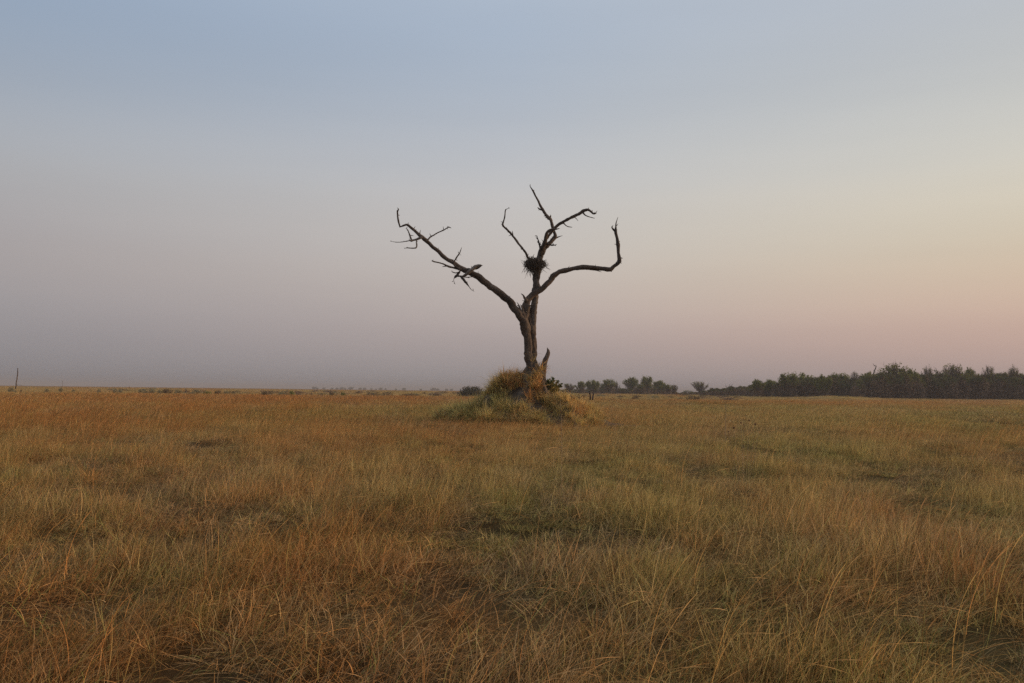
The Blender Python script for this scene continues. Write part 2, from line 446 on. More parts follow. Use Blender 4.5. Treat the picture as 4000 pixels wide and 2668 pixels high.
# 0-5 tangled tufts, 6-8 upright leafy tufts, 9-13 long arching stalks, 14-16 flattened thatch, 17-18 far tufts, 19-21 far stalks
tangle = lambda: [dict(n=66, rad=.24, L0=.06, L1=.32, th0=1.0, th1=1.4, lean=.42, width=.0048, segs=5),
                  dict(n=20, rad=.26, L0=.2, L1=.52, th0=1.15, th1=.7, lean=.85, width=.0044, segs=6, green=.05)]
upright = lambda: [dict(n=68, rad=.13, L0=.10, L1=.32, th0=.5, th1=1.2, lean=.35, width=.0056, segs=5, green=.3),
                   dict(n=25, rad=.17, L0=.08, L1=.2, th0=.9, th1=1.2, lean=.2, width=.006, segs=4)]
arch = lambda: [dict(n=12, rad=.25, L0=.4, L1=1.1, th0=1.15, th1=.95, lean=.9, width=.0048, segs=10, green=.03, pale=.35, head=1.3)]
thatch = lambda: [dict(n=85, rad=.30, L0=.10, L1=.40, th0=1.7, th1=.5, lean=.35, width=.0054, segs=5, green=.04)]
fartuft = lambda: [dict(n=95, rad=.7, L0=.10, L1=.36, th0=.7, th1=1.3, lean=.4, width=.014, segs=3)]
farstalk = lambda: [dict(n=30, rad=.7, L0=.35, L1=.8, th0=1.25, th1=.7, lean=.9, width=.010, segs=5, green=.02, pale=.35, head=.8)]
moundtuft = lambda: [dict(n=46, rad=.13, L0=.25, L1=.62, th0=.55, th1=1.7, lean=.3, width=.013, segs=6, green=.1)]
specs = [tangle() for _ in range(6)] + [upright() for _ in range(3)] + [arch() for _ in range(5)] + [thatch() for _ in range(3)] + \
        [fartuft() for _ in range(3)] + [farstalk() for _ in range(3)] + [moundtuft() for _ in range(4)]
tufts = tuft_collection('grass_source', specs)

def scatter(name, P, idx, rot, scl, tint, coll):
    me = bpy.data.meshes.new(name); me.vertices.add(len(P)); me.vertices.foreach_set('co', P.astype(np.float32).ravel())
    o = bpy.data.objects.new(name, me); C.objects.link(o)
    fattr(o, 'idx', idx.astype(np.int32), 'INT'); fattr(o, 'rot', rot.astype(np.float32), 'FLOAT_VECTOR')
    fattr(o, 'scl', scl.astype(np.float32), 'FLOAT_VECTOR')
    if tint is not None:
        fattr(o, 'tint', np.concatenate([tint, np.ones((len(tint), 1))], 1).astype(np.float32), 'FLOAT_COLOR')
    ng = bpy.data.node_groups.new(name + '_nodes', 'GeometryNodeTree')
    ng.interface.new_socket('Geometry', in_out='INPUT', socket_type='NodeSocketGeometry')
    ng.interface.new_socket('Geometry', in_out='OUTPUT', socket_type='NodeSocketGeometry')
    gi, go = ng.nodes.new('NodeGroupInput'), ng.nodes.new('NodeGroupOutput')
    ci = ng.nodes.new('GeometryNodeCollectionInfo'); ci.inputs['Collection'].default_value = coll
    ci.inputs['Separate Children'].default_value = True; ci.inputs['Reset Children'].default_value = True
    iop = ng.nodes.new('GeometryNodeInstanceOnPoints'); iop.inputs['Pick Instance'].default_value = True
    m2p = ng.nodes.new('GeometryNodeMeshToPoints')
    def na(nm, ty):
        n = ng.nodes.new('GeometryNodeInputNamedAttribute'); n.data_type = ty; n.inputs['Name'].default_value = nm
        return [s for s in n.outputs if s.enabled and s.name == 'Attribute'][0]
    L = ng.links.new
    L(gi.outputs[0], m2p.inputs[0]); L(m2p.outputs[0], iop.inputs['Points']); L(ci.outputs[0], iop.inputs['Instance'])
    L(na('idx', 'INT'), iop.inputs['Instance Index'])
    e2r = ng.nodes.new('FunctionNodeEulerToRotation'); L(na('rot', 'FLOAT_VECTOR'), e2r.inputs[0]); L(e2r.outputs[0], iop.inputs['Rotation'])
    L(na('scl', 'FLOAT_VECTOR'), iop.inputs['Scale']); L(iop.outputs[0], go.inputs[0])
    md = o.modifiers.new('scatter', 'NODES'); md.node_group = ng
    return o

# ------------------------------------------------------------------ mound shape
MY = 42.0
PROF = np.array([(1600, 1659), (1640, 1655), (1700, 1645), (1760, 1628), (1820, 1608), (1860, 1588), (1895, 1568), (1920, 1535), (1938, 1503), (1960, 1490), (1990, 1493),
                 (2015, 1490), (2030, 1474), (2045, 1450), (2060, 1424), (2071, 1411), (2083, 1420), (2098, 1440), (2118, 1462), (2133, 1490), (2150, 1530), (2180, 1545),
                 (2205, 1556), (2235, 1578), (2275, 1604), (2330, 1630), (2400, 1648), (2460, 1657), (2500, 1659)], float)
prx = np.array([pt(a, b, MY)[0] for a, b in PROF]); prz = np.array([pt(a, b, MY)[2] for a, b in PROF])
prz = np.maximum(prz - prz[0], 0) + .0
def mound_h(x, y):
    P = np.interp(x, prx, prz, left=0, right=0)
    broad = np.minimum(P, 1.5); spire = np.maximum(P - 1.5, 0)
    dy = (y - MY)
    g1 = 1 - sst(0, 1, np.abs(dy) / (1.0 + 2.3 * np.minimum(P, 1.2)))
    g2 = 1 - sst(0, 1, np.abs(dy + .1) / (1.0 + .55 * spire))
    h = broad * g1 + spire * g2
    n = fbm(x * 1.5, y * 1.5, h * .8, seed=21, o=4)
    return h + n * .22 * np.minimum(h, 1.0) + .08 * np.minimum(h, 1) * fbm(x * 5, y * 5, h * 4, seed=8, o=2) - .05
mx = np.linspace(prx[0] - .5, prx[-1] + .5, 240); my = np.linspace(MY - 4.2, MY + 4.2, 170)
X, Y = np.meshgrid(mx, my, indexing='ij'); Z = mound_h(X.ravel(), Y.ravel()) + H(X.ravel(), Y.ravel())
ii = np.arange(X.size).reshape(X.shape)
mound = mesh_obj('termite_mound', np.stack([X.ravel(), Y.ravel(), Z], 1),
                 np.stack([ii[:-1, :-1], ii[1:, :-1], ii[1:, 1:], ii[:-1, 1:]], -1).reshape(-1, 4), M_soil, smooth=True)
tag(mound, 'grey-brown termite mound of bare cracked soil under the dead tree', 'termite mound')

# ------------------------------------------------------------------ grass field
def sector(r0, r1, dens, amax=R(43)):
    n = int(.5 * (r1 * r1 - r0 * r0) * 2 * amax * dens)
    r = np.sqrt(rng.random(n) * (r1 * r1 - r0 * r0) + r0 * r0); a = (rng.random(n) * 2 - 1) * amax
    return r * np.sin(a), r * np.cos(a)

PX, PI_, PR, PS, PT_ = [], [], [], [], []
def field(r0, r1, dens, kind):
    x, y = sector(r0, r1, dens, R(80) if r0 < 5 else R(56) if r1 < 40 else R(46))
    W, px, py, d = cover(x, y)
    mh = mound_h(x, y)
    inw = ((x - WX) / 2.9) ** 2 + ((y - WY) / 3.7) ** 2 < 1
    keep = (mh < .12 + .2 * (px > 2290) + .12 * (px < 1700)) & ~inw
    Wn = W / W.sum(1)[:, None]
    hol = fbm(x / 1.0, y / 1.5, seed=33, o=3)          # hollows and tussocks
    keep &= rng.random(len(x)) < np.clip(.85 + .9 * hol, .38, 1)
    rustf, greenf = Wn[:, 0], Wn[:, 2] + Wn[:, 4]
    n = len(x)
    if kind == 'near':
        u = rng.random(n)
        i = np.where(u < .55, rng.integers(0, 6, n), np.where(u < .55 + .3 * greenf + .08, rng.integers(6, 9, n), rng.integers(14, 17, n)))
        s = (.8 + .35 * rng.random(n))
        sz = s * (.9 + .85 * hol.clip(-.65, 1) + .2 * rustf)
        sxy = s * 1.1
    elif kind == 'arch':
        keep &= rng.random(n) < (.2 + 1.5 * rustf + .7 * vn(x / 2.2, y / 2.2, seed=77).clip(0, 1))
        i = rng.integers(9, 14, n); s = (.55 + .5 * rng.random(n) ** 1.5) * (1 + d / 90); sxy = s; sz = s * .8
    elif kind == 'far':
        i = rng.integers(17, 20, n); s = .85 + .4 * rng.random(n); g = 1 + (d / 60) ** .8 * .55
        sxy = s * np.where(d < 45, .8, g * .8); sz = s * (.72 + .3 * rustf + .5 * fbm(x / 2.2, y / 3, seed=71, o=2).clip(-1, 1)) * (1 + .1 * g)
    elif kind == 'farstalk':
        keep &= rng.random(n) < (rustf * 1.9)
        i = rng.integers(20, 23, n); s = .8 + .35 * rng.random(n); g = 1 + (d / 60) ** .8 * .45
        sxy = s * g * .8; sz = s * .8
    sz = np.where((d > 180) & (px < 2100), sz * .55, sz)
    # grass kept low right in front of the puddle
    low = np.exp(-(((x - (WX - .6)) / 3.6) ** 2 + ((y - (WY - 6.0)) / 5) ** 2) ** 2)
    sz = sz * (1 - .85 * low); keep &= rng.random(n) > .55 * low
    bank = np.exp(-(((x - WX - 1) / 6) ** 2 + ((y - (WY + 6.3)) / 2.2) ** 2))
    sz = sz * (1 + .5 * bank)
    # colour: a picked class blended with the local average
    pick = (rng.random(n)[:, None] > np.cumsum(Wn, 1)).sum(1).clip(0, 4)
    tint = .45 * CLS[pick] + .55 * (Wn[:, :, None] * CLS[None]).sum(1)
    tint = tint * (.72 + .56 * rng.random(n))[:, None]
    if kind in ('arch', 'farstalk'):
        tint = .55 * tint + .45 * RUST * 1.15
    P = np.stack([x, y, H(x, y)], 1)
    rz = rng.normal(0, {'near': .75, 'far': .6}.get(kind, .42), n)
    rot = np.stack([rng.normal(0, .08, n), rng.normal(0, .08, n), rz], 1)
    flip = (rng.random(n) < .12) & (np.array(kind == 'near'))
    rot[:, 2] += np.where(flip, math.pi * .8, 0)
    P[:, 2] += .03 * (np.array(kind == 'near'))
    rot[:, 1] += (0 if kind in ('arch', 'farstalk') else .24) * (1 - sst(1500, 3000, px)) * (~flip)
    scl = np.stack([sxy, sxy, np.maximum(sz, .45 - .38 * low)], 1)
    for a_, b_ in ((PX, P), (PI_, i), (PR, rot), (PS, scl), (PT_, tint)): a_.append(b_[keep])
field(.9, 12, 38, 'near'); field(12, 34, 23, 'near')
field(.9, 12, 13, 'arch'); field(12, 65, 7, 'arch')
field(34, 75, 9, 'far'); field(75, 185, 2.2, 'far'); field(185, 460, .25, 'far')
field(30, 75, 4, 'farstalk'); field(75, 178, 1.6, 'farstalk')
P_, I_, R_, S_, T_ = [np.concatenate(v) for v in (PX, PI_, PR, PS, PT_)]
print('grass instances', len(P_))
grass = scatter('grass', P_, I_, R_, S_, T_, tufts)
tag(grass, 'dry rust and straw coloured savanna grass leaning to the right', 'grass', kind='stuff')

# grass on the mound
n = 16000
x = rng.uniform(prx[0] - .3, prx[-1] + .3, n); y = rng.uniform(MY - 4.2, MY + 2.5, n)
h = mound_h(x, y); e = .05
hx, hy = (mound_h(x + e, y) - h) / e, (mound_h(x, y + e) - h) / e
P = np.stack([x, y, h + H(x, y)], 1); px, py = project(P)
def el(cx, cy, rx, ry): return np.exp(-(((px - cx) / rx) ** 2 + ((py - cy) / ry) ** 2) ** 1.5)
bare = np.maximum.reduce([el(2022, 1548, 44, 46), el(2082, 1592, 52, 22), el(2068, 1440, 34, 36), el(2126, 1488, 24, 58), el(2140, 1545, 45, 14), el(2150, 1570, 35, 12) * .6, el(2150, 1620, 25, 14) * .8, el(2190, 1570, 22, 14) * .5])
cl = fbm(x * 1.6, y * 1.6, h * 1.2, seed=64, o=2)
edge = (1 - sst(2290, 2400, px)) * sst(1640, 1730, px)
keep = (h > .08) & (rng.random(n) < edge) & (rng.random(n) > bare * 1.35) & (rng.random(n) < .32 + 1.0 * cl)
W = np.stack([.45 + 3.2 * el(2050, 1500, 70, 60) + 2.2 * el(2230, 1610, 70, 50), 1.3 + 2.2 * el(2160, 1600, 120, 50), 1.2 + 2.6 * el(1800, 1620, 140, 50) + 1.6 * el(1950, 1510, 55, 60),
              np.full(n, .45), .3 + 1.2 * el(1850, 1620, 160, 40) + .9 * el(2130, 1620, 90, 25)], 1)
W *= np.exp(1.1 * np.stack([vn(x * 1.5, y * 1.5, seed=60 + k) for k in range(5)], 1)); Wn = W / W.sum(1)[:, None]
pick = (rng.random(n)[:, None] > np.cumsum(Wn, 1)).sum(1).clip(0, 4)
tint = 1.4 * (.55 * CLS[pick] + .45 * (Wn[:, :, None] * CLS[None]).sum(1)) * (.8 + .4 * rng.random(n))[:, None]
i = np.where(rng.random(n) < .6, rng.integers(23, 27, n), rng.integers(6, 9, n))
st = np.clip(np.hypot(hx, hy), 0, 2)
k = .35
rot = np.stack([np.clip(hy, -2, 2) * -k * -1, -np.clip(hx, -2, 2) * k * -1, rng.normal(0, .8, n)], 1)
rot[:, 0] = np.clip(hy, -2, 2) * k; rot[:, 1] = -np.clip(hx, -2, 2) * k
s = (.75 + .7 * rng.random(n)) * (1 + .35 * el(1790, 1620, 120, 40) + .2 * el(1945, 1500, 40, 50))
scl = np.stack([s, s, s * (1.0 + .6 * cl.clip(-.8, 1))], 1)
mg = scatter('mound_grass', P[keep], i[keep], rot[keep], scl[keep], tint[keep], tufts)
tag(mg, 'orange and olive grass growing in clumps over the termite mound', 'grass', kind='stuff')

# ------------------------------------------------------------------ the dead tree
Z1 = lambda q: (1480 + q[0] * .42535, 700 + q[1] * .42535, .42535)
Z2 = lambda q: (1480 + q[0] * .24237, 780 + q[1] * .24237, .24237)
Z4 = lambda q: (1700 + q[0] * .29775, 1280 + q[1] * .29775, .29775)
tree_base = pt(2080, 1500, MY)
dead = empty('dead_tree', (tree_base[0], MY, float(H(tree_base[0], MY)) + 1.2))
tag(dead, 'tall bare dead tree with dark forked trunk standing on the termite mound', 'dead tree')
bpy.context.view_layer.update()
dead_inv = np.array(dead.location)

def limb(mb, Z, pts, d0=0.0, d1=0.0, rough=.2, seed=1, sides=10, jag=.25, spurs=0, grow=1.0):
    n = len(pts); P, Rr = [], []
    for j, q in enumerate(pts):
        px, py, k = Z(q); Yd = MY + d0 + (d1 - d0) * j / max(1, n - 1)
        p = pt(px, py, Yd) - dead_inv
        P.append(p); Rr.append(max(.006, q[2] * k * .5 * Yd / F * grow))
    V, Fc = tube_geo(P, Rr, sides, rough, seed, step=max(.035, min(.12, max(Rr) * .5)), jag=jag)
    mb.add(V, Fc)
    r = random.Random(seed)
    for _ in range(spurs):      # little broken spurs and knots
        j = r.randrange(1, n - 1); t = r.random()
        p = np.array(P[j]) * (1 - t) + np.array(P[min(j + 1, n - 1)]) * t; rr_ = Rr[j]
        d = np.array([r.uniform(-1, 1), r.uniform(-.6, .6), r.uniform(-.4, 1)]); d /= np.linalg.norm(d)
        L = rr_ + r.uniform(.05, .16)
        V, Fc = tube_geo([p, p + d * L * .6, p + d * L + np.array([r.uniform(-.03, .03), 0, r.uniform(-.02, .04)])], [rr_ * .45, .018, .005], 6, .1, seed)
        mb.add(V, Fc)

def part(name, mat, parent, specs_, **kw):
    mb = MB()
    for k, (Z, pts, d0, d1) in enumerate(specs_):
        limb(mb, Z, pts, d0, d1, seed=kw.get('seed', 1) + k * 7, sides=kw.get('sides', 10), spurs=(kw.get('spurs', 0) if k == 0 else 0),
             rough=kw.get('rough', .17), jag=kw.get('jag', .25), grow=kw.get('grow', 1.0))
    return mb.build(name, mat, parent, smooth=kw.get('smooth', True))

# trunk: front-left stem, rear-right stem, root flare
part('trunk', M_bark, dead, [
  (Z4, [(1330, 760, 120), (1300, 620, 135), (1262, 520, 118), (1238, 420, 112), (1222, 300, 104), (1208, 150, 100), (1190, 0, 98), (1165, -100, 92), (1150, -170, 96), (1140, -215, 90)], -.05, -.15),
  (Z4, [(1370, 760, 130), (1340, 640, 130), (1310, 520, 95), (1296, 420, 90), (1290, 300, 92), (1280, 150, 92), (1268, 0, 92), (1240, -90, 88), (1222, -190, 86), (1213, -280, 76)], .12, .3),
  (Z4, [(1290, 500, 70), (1345, 600, 60), (1392, 690, 60), (1425, 770, 56), (1455, 860, 40)], -.3, -1.2),
  (Z4, [(1250, 470, 50), (1275, 580, 50), (1340, 680, 42), (1360, 790, 34), (1400, 860, 26)], -.35, -1.1),
  (Z4, [(1310, 470, 40), (1375, 560, 40), (1418, 640, 54), (1425, 740, 70)], -.25, -.5),
], sides=22, rough=.2, jag=.12, seed=11)
part('broken_stem', M_bark, dead, [
  (Z4, [(1385, 800, 110), (1392, 700, 112), (1402, 620, 98), (1415, 540, 76), (1436, 460, 66), (1462, 385, 58), (1483, 325, 52), (1483, 300, 38), (1470, 262, 6)], .1, .1)], sides=16, rough=.14, jag=.1, seed=31)
# the long left limb
part('limb', M_bark, dead, [
  (Z1, [(1365, 1450, 60), (1345, 1370, 74), (1318, 1300, 78), (1285, 1250, 74), (1240, 1180, 70), (1190, 1110, 66), (1120, 1050, 62), (1040, 1000, 60), (960, 940, 56), (900, 895, 54), (850, 865, 50), (800, 840, 48), (740, 812, 44),
        (680, 765, 38), (600, 710, 36), (520, 645, 33), (450, 580, 34), (400, 535, 38), (360, 500, 30), (310, 460, 27), (270, 425, 21), (250, 418, 17), (220, 428, 16), (193, 438, 16), (182, 400, 16),
        (172, 340, 15), (170, 300, 14), (173, 290, 16), (181, 276, 10), (170, 262, 4)], -.1, -1.6)], sides=14, seed=51, spurs=22)
for sd, mt, sp in [
  (61, M_bark, [(Z2, [(775, 670, 34), (815, 612, 23), (890, 565, 21), (960, 525, 19), (1040, 495, 19), (1095, 460, 20), (1122, 442, 20), (1165, 457, 10)], -1.3, -.9), (Z2, [(1042, 492, 12), (1041, 470, 12), (1035, 430, 3)], -1, -1), (Z2, [(1120, 440, 10), (1100, 425, 3)], -1, -1), (Z2, [(1108, 460, 9), (1112, 482, 3)], -1, -1)]),
  (64, M_bark_grey, [(Z2, [(690, 600, 40), (640, 627, 36), (580, 645, 30), (520, 662, 40), (495, 662, 18), (400, 678, 13), (290, 685, 11), (183, 670, 4)], -1.4, -1.9), (Z2, [(400, 678, 9), (406, 660, 4)], -1.8, -1.8)]),
  (66, M_bark, [(Z2, [(528, 655, 28), (505, 590, 23), (488, 540, 20), (465, 490, 19), (450, 470, 12), (432, 461, 5)], -1.6, -1.7)]),
  (68, M_bark_grey, [(Z2, [(605, 650, 22), (608, 700, 24), (614, 745, 26), (598, 775, 24), (560, 782, 20), (500, 780, 18), (450, 776, 17), (418, 785, 5)], -1.5, -1.9), (Z2, [(608, 672, 10), (630, 680, 4)], -1.5, -1.5)]),
  (71, M_bark, [(Z2, [(1300, 1130, 36), (1245, 1090, 34), (1210, 1050, 28), (1207, 1005, 24), (1250, 930, 23), (1295, 870, 20), (1318, 815, 12), (1338, 763, 3)], -1.0, -1.1), (Z2, [(1302, 888, 8), (1328, 892, 4)], -1.1, -1.1)]),
  (74, M_bark, [(Z2, [(1330, 1125, 44), (1250, 1105, 38), (1180, 1090, 34), (1100, 1065, 36), (1050, 1040, 24), (980, 1017, 20), (900, 1002, 22), (870, 992, 16), (846, 987, 6)], -.9, -1.5), (Z2, [(1090, 1072, 22), (1050, 1075, 14), (1022, 1082, 5)], -1.2, -1.2)]),
  (77, M_log, [(Z2, [(1335, 1258, 22), (1380, 1222, 48), (1440, 1170, 56), (1500, 1118, 56), (1560, 1072, 54), (1605, 1054, 38), (1645, 1056, 26), (1676, 1064, 4)], -1.05, -1.3), (Z2, [(1640, 1060, 20), (1645, 1040, 5)], -1.3, -1.3)]),
  (79, M_bark, [(Z2, [(1360, 1160, 60), (1420, 1130, 44), (1500, 1122, 34), (1575, 1105, 42), (1620, 1082, 32), (1655, 1066, 8)], -.7, -1.1)]),
  (81, M_bark, [(Z2, [(1360, 1245, 34), (1300, 1235, 26), (1255, 1232, 36), (1225, 1255, 24), (1210, 1275, 10), (1208, 1310, 7), (1232, 1366, 4)], -1.1, -1.2), (Z2, [(1225, 1250, 36), (1265, 1205, 42), (1300, 1160, 26), (1310, 1130, 20)], -1.1, -.95), (Z2, [(1300, 1168, 24), (1240, 1180, 18), (1190, 1166, 13), (1176, 1155, 10), (1176, 1138, 4)], -1.1, -1.2)]),
  (84, M_bark_grey, [(Z2, [(1320, 1235, 34), (1370, 1290, 42), (1405, 1335, 36), (1425, 1362, 30), (1450, 1395, 14), (1490, 1450, 9), (1537, 1481, 4)], -1.1, -1.2), (Z2, [(1415, 1350, 20), (1425, 1318, 4)], -1.2, -1.2)]),
  (87, M_bark, [(Z2, [(1530, 1240, 18), (1470, 1246, 15), (1400, 1250, 13)], -.9, -1.0)]),
  # right-hand sweeping limb
  (91, M_bark, [(Z1, [(1338, 1350, 60), (1343, 1290, 60), (1345, 1230, 56), (1350, 1165, 70), (1362, 1110, 58), (1395, 1073, 52), (1450, 1037, 54), (1500, 1000, 50), (1550, 950, 52), (1595, 892, 50), (1650, 858, 46), (1720, 838, 46), (1800, 818, 40),
                (1880, 812, 46), (1960, 812, 42), (2050, 822, 38), (2120, 830, 40), (2165, 795, 30), (2205, 752, 38), (2198, 680, 26), (2200, 605, 34), (2190, 540, 25), (2172, 478, 28), (2174, 440, 14), (2180, 400, 10), (2196, 347, 3)], -.15, .9),
              (Z1, [(2168, 476, 22), (2142, 448, 15), (2141, 438, 10), (2152, 424, 3)], .9, .9), (Z1, [(2210, 735, 16), (2222, 724, 12), (2241, 727, 3)], .8, .8), (Z1, [(2210, 755, 14), (2229, 774, 3)], .8, .8),
              (Z1, [(2205, 575, 10), (2214, 570, 3)], .8, .8), (Z1, [(1880, 820, 16), (1960, 834, 8), (2000, 838, 9), (2045, 853, 3)], .5, .5), (Z1, [(1355, 1120, 34), (1335, 1090, 22), (1325, 1068, 16), (1306, 1051, 4)], -.2, -.3),
              (Z1, [(1320, 1180, 26), (1308, 1158, 5)], -.2, -.3), (Z1, [(1385, 1165, 16), (1420, 1152, 8), (1450, 1138, 3)], -.2, -.4), (Z1, [(2120, 830, 30), (2138, 850, 6)], .7, .7)]),
  (95, M_bark_grey, [(Z1, [(1305, 1240, 36), (1300, 1200, 28), (1290, 1165, 14), (1267, 1129, 3)], -.3, -.4), (Z1, [(1320, 1230, 20), (1318, 1190, 16), (1300, 1150, 3)], -.3, -.4)]),
]:
    part('limb' if sd == 91 else 'branch', mt, dead, sp, seed=sd, sides=12 if sd == 91 else 8, spurs=20 if sd == 91 else 2)
# rear stem going up past the nest, and its forks
part('limb', M_bark_grey, dead, [(Z1, [(1425, 1500, 50), (1408, 1380, 60), (1412, 1200, 62), (1430, 1100, 56), (1440, 1000, 58), (1445, 900, 60), (1452, 840, 64), (1466, 780, 62), (1478, 720, 56), (1495, 670, 56), (1515, 630, 56)], .3, .3)], sides=16, seed=111, spurs=3)
for sd, sp in [
  (121, [(Z1, [(1485, 700, 36), (1495, 640, 40), (1520, 600, 42), (1530, 555, 32), (1535, 520, 28), (1552, 482, 26), (1578, 462, 22), (1620, 460, 16), (1658, 452, 5)], .25, -.4)]),
  (123, [(Z1, [(1500, 690, 42), (1522, 640, 44), (1555, 597, 40), (1592, 565, 38), (1616, 530, 36), (1607, 480, 26), (1592, 425, 28), (1572, 365, 34), (1532, 322, 26), (1500, 275, 26), (1470, 215, 18), (1440, 155, 16), (1415, 108, 15), (1400, 85, 10), (1386, 61, 5)], .3, .9),
         (Z1, [(1620, 540, 16), (1655, 528, 9), (1686, 519, 3)], .6, .6), (Z1, [(1503, 282, 18), (1480, 276, 15), (1468, 268, 12), (1459, 257, 4)], .8, .8), (Z1, [(1478, 276, 8), (1467, 286, 4)], .8, .8),
         (Z1, [(1553, 345, 18), (1530, 338, 9), (1513, 338, 3)], .7, .7), (Z1, [(1570, 358, 24), (1574, 340, 9), (1578, 325, 3)], .7, .7), (Z1, [(1575, 358, 14), (1583, 334, 3)], .7, .7), (Z1, [(1418, 112, 12), (1424, 99, 6)], .9, .9)]),
  (127, [(Z1, [(1520, 610, 30), (1538, 555, 24), (1562, 510, 25), (1600, 465, 27), (1650, 417, 27), (1700, 388, 29), (1770, 350, 27), (1840, 317, 27), (1880, 293, 29), (1918, 280, 22), (1945, 293, 20), (1970, 315, 17), (1984, 322, 5)], .25, -.5),
         (Z1, [(1875, 308, 16), (1895, 328, 12), (1925, 343, 9), (1982, 359, 5)], -.4, -.5), (Z1, [(1798, 350, 10), (1812, 362, 6), (1830, 384, 3)], -.3, -.3), (Z1, [(1696, 402, 14), (1712, 420, 10), (1738, 435, 8), (1775, 441, 5)], -.2, -.2),
         (Z1, [(1920, 284, 14), (1928, 261, 3)], -.4, -.4), (Z1, [(1975, 318, 9), (1985, 300, 3)], -.5, -.5)]),
  (131, [(Z1, [(1490, 640, 24), (1480, 620, 20), (1470, 580, 13), (1455, 540, 9), (1452, 518, 4)], .2, 0)]),
  (133, [(Z1, [(1540, 590, 24), (1560, 598, 15), (1592, 608, 12), (1634, 599, 4)], .1, -.2)]),
  (135, [(Z1, [(1455, 830, 30), (1410, 770, 26), (1370, 722, 22), (1345, 672, 20), (1290, 602, 19), (1225, 515, 21), (1180, 465, 18), (1140, 422, 18), (1147, 380, 12), (1156, 335, 12), (1163, 285, 10), (1178, 273, 6), (1196, 259, 3)], .25, -.9),
         (Z1, [(1230, 520, 14), (1227, 495, 9), (1225, 474, 3)], -.6, -.6), (Z1, [(1142, 424, 12), (1122, 411, 3)], -.8, -.8), (Z1, [(1163, 288, 7), (1160, 275, 3)], -.9, -.9)]),
]:
    part('branch', M_bark, dead, sp, seed=sd, sides=10, spurs=9)

# nest
nc = pt(*Z1((1428, 785, 0))[:2], MY + .1)
mb = MB(); sx, sz_ = 92 * .42535 * MY / F, 74 * .42535 * MY / F
r = np.random.default_rng(3)
for k in range(1500):
    d = r.normal(0, 1, 3); d /= np.linalg.norm(d)
    rad_ = r.random() ** .5
    lump = 1 + .28 * math.sin(3 * math.atan2(d[1], d[0]) + 1) * (1 - abs(d[2]))
    p = np.array([d[0] * sx * rad_ * lump * 1.08, d[1] * sx * .8 * rad_ * lump, (d[2] * sz_ * rad_ * (.62 if d[2] > 0 else 1.0) + .06)])
    p[0] *= 1 - .5 * float(sst(0, 1, -p[2] / sz_)); t = np.cross(d, r.normal(0, 1, 3)); t /= np.linalg.norm(t) + 1e-6
    L = r.uniform(.14, .42)
    if k % 5 == 0: t = np.array([d[0] * .4 + r.normal(0, .35), d[1] * .5, -.9 + r.normal(0, .35)]); L *= 1.5; p[2] -= .1
    if k % 13 == 0: t = np.array([d[0] * 1.4 + r.normal(0, .4), d[1], .35 + r.normal(0, .6)]); L *= 1.2
    b = r.normal(0, .28, 3) * L
    V, Fc = tube_geo([p - t * L * .5, p + b * .4, p + t * L * .5 + d * .03], [.010, .009, .004], 4)
    mb.add(V + nc, Fc)
th_, ph_ = np.meshgrid(np.linspace(0, math.pi, 14), np.linspace(0, 2 * math.pi, 22, endpoint=False), indexing='ij')
sv = np.stack([np.sin(th_) * np.cos(ph_) * sx * .5, np.sin(th_) * np.sin(ph_) * sx * .5, np.cos(th_) * sz_ * .62], -1).reshape(-1, 3)
sv *= (1 + .25 * fbm(sv[:, 0] * 6, sv[:, 1] * 6, sv[:, 2] * 6, seed=4))[:, None]; sv[:, 0] *= 1 - .35 * sst(0, 1, -sv[:, 2] / sz_)
ii = np.arange(14 * 22).reshape(14, 22)
mb.add(sv + nc, np.stack([ii[:-1], np.roll(ii[:-1], -1, 1), np.roll(ii[1:], -1, 1), ii[1:]], -1).reshape(-1, 4))
nest = mb.build('bird_nest', M_nest)
tag(nest, 'ragged dark bird nest of sticks wedged in the fork of the dead tree', 'nest')

# ------------------------------------------------------------------ leaves and twigs
def leaf_quads(P, size, r, aspect=1.0, upbias=0.0, dirs=None):
    n = len(P)
    a = r.normal(0, 1, (n, 3)) if dirs is None else dirs + r.normal(0, .35, (n, 3)); a /= np.linalg.norm(a, axis=1)[:, None]
    b = np.cross(a, r.normal(0, 1, (n, 3))); b /= np.linalg.norm(b, axis=1)[:, None] + 1e-9
    s = size * (.6 + .8 * r.random(n))[:, None]
    tip = P + a * s; mid = P + a * s * .5
    V = np.stack([P, mid + b * s * .3 * aspect, tip, mid - b * s * .3 * aspect], 1).reshape(-1, 3)
    return V, np.arange(4 * n).reshape(n, 4)

def twig_tri(P0, P1, w):
    """flat-ish cross of two slim quads for each twig"""
    n = len(P0); d = P1 - P0; u = np.cross(d, [0, 0, 1.0]) + 1e-6; u /= np.linalg.norm(u, axis=1)[:, None]
    v = np.cross(d, u); v /= np.linalg.norm(v, axis=1)[:, None] + 1e-9
    w = np.asarray(w)[:, None] * .5 if np.ndim(w) else w * .5
    V = np.concatenate([np.stack([P0 - u * w, P0 + u * w, P1 + u * w * .4, P1 - u * w * .4], 1),
                        np.stack([P0 - v * w, P0 + v * w, P1 + v * w * .4, P1 - v * w * .4], 1)], 0).reshape(-1, 3)
    return V, np.arange(8 * n).reshape(2 * n, 4)

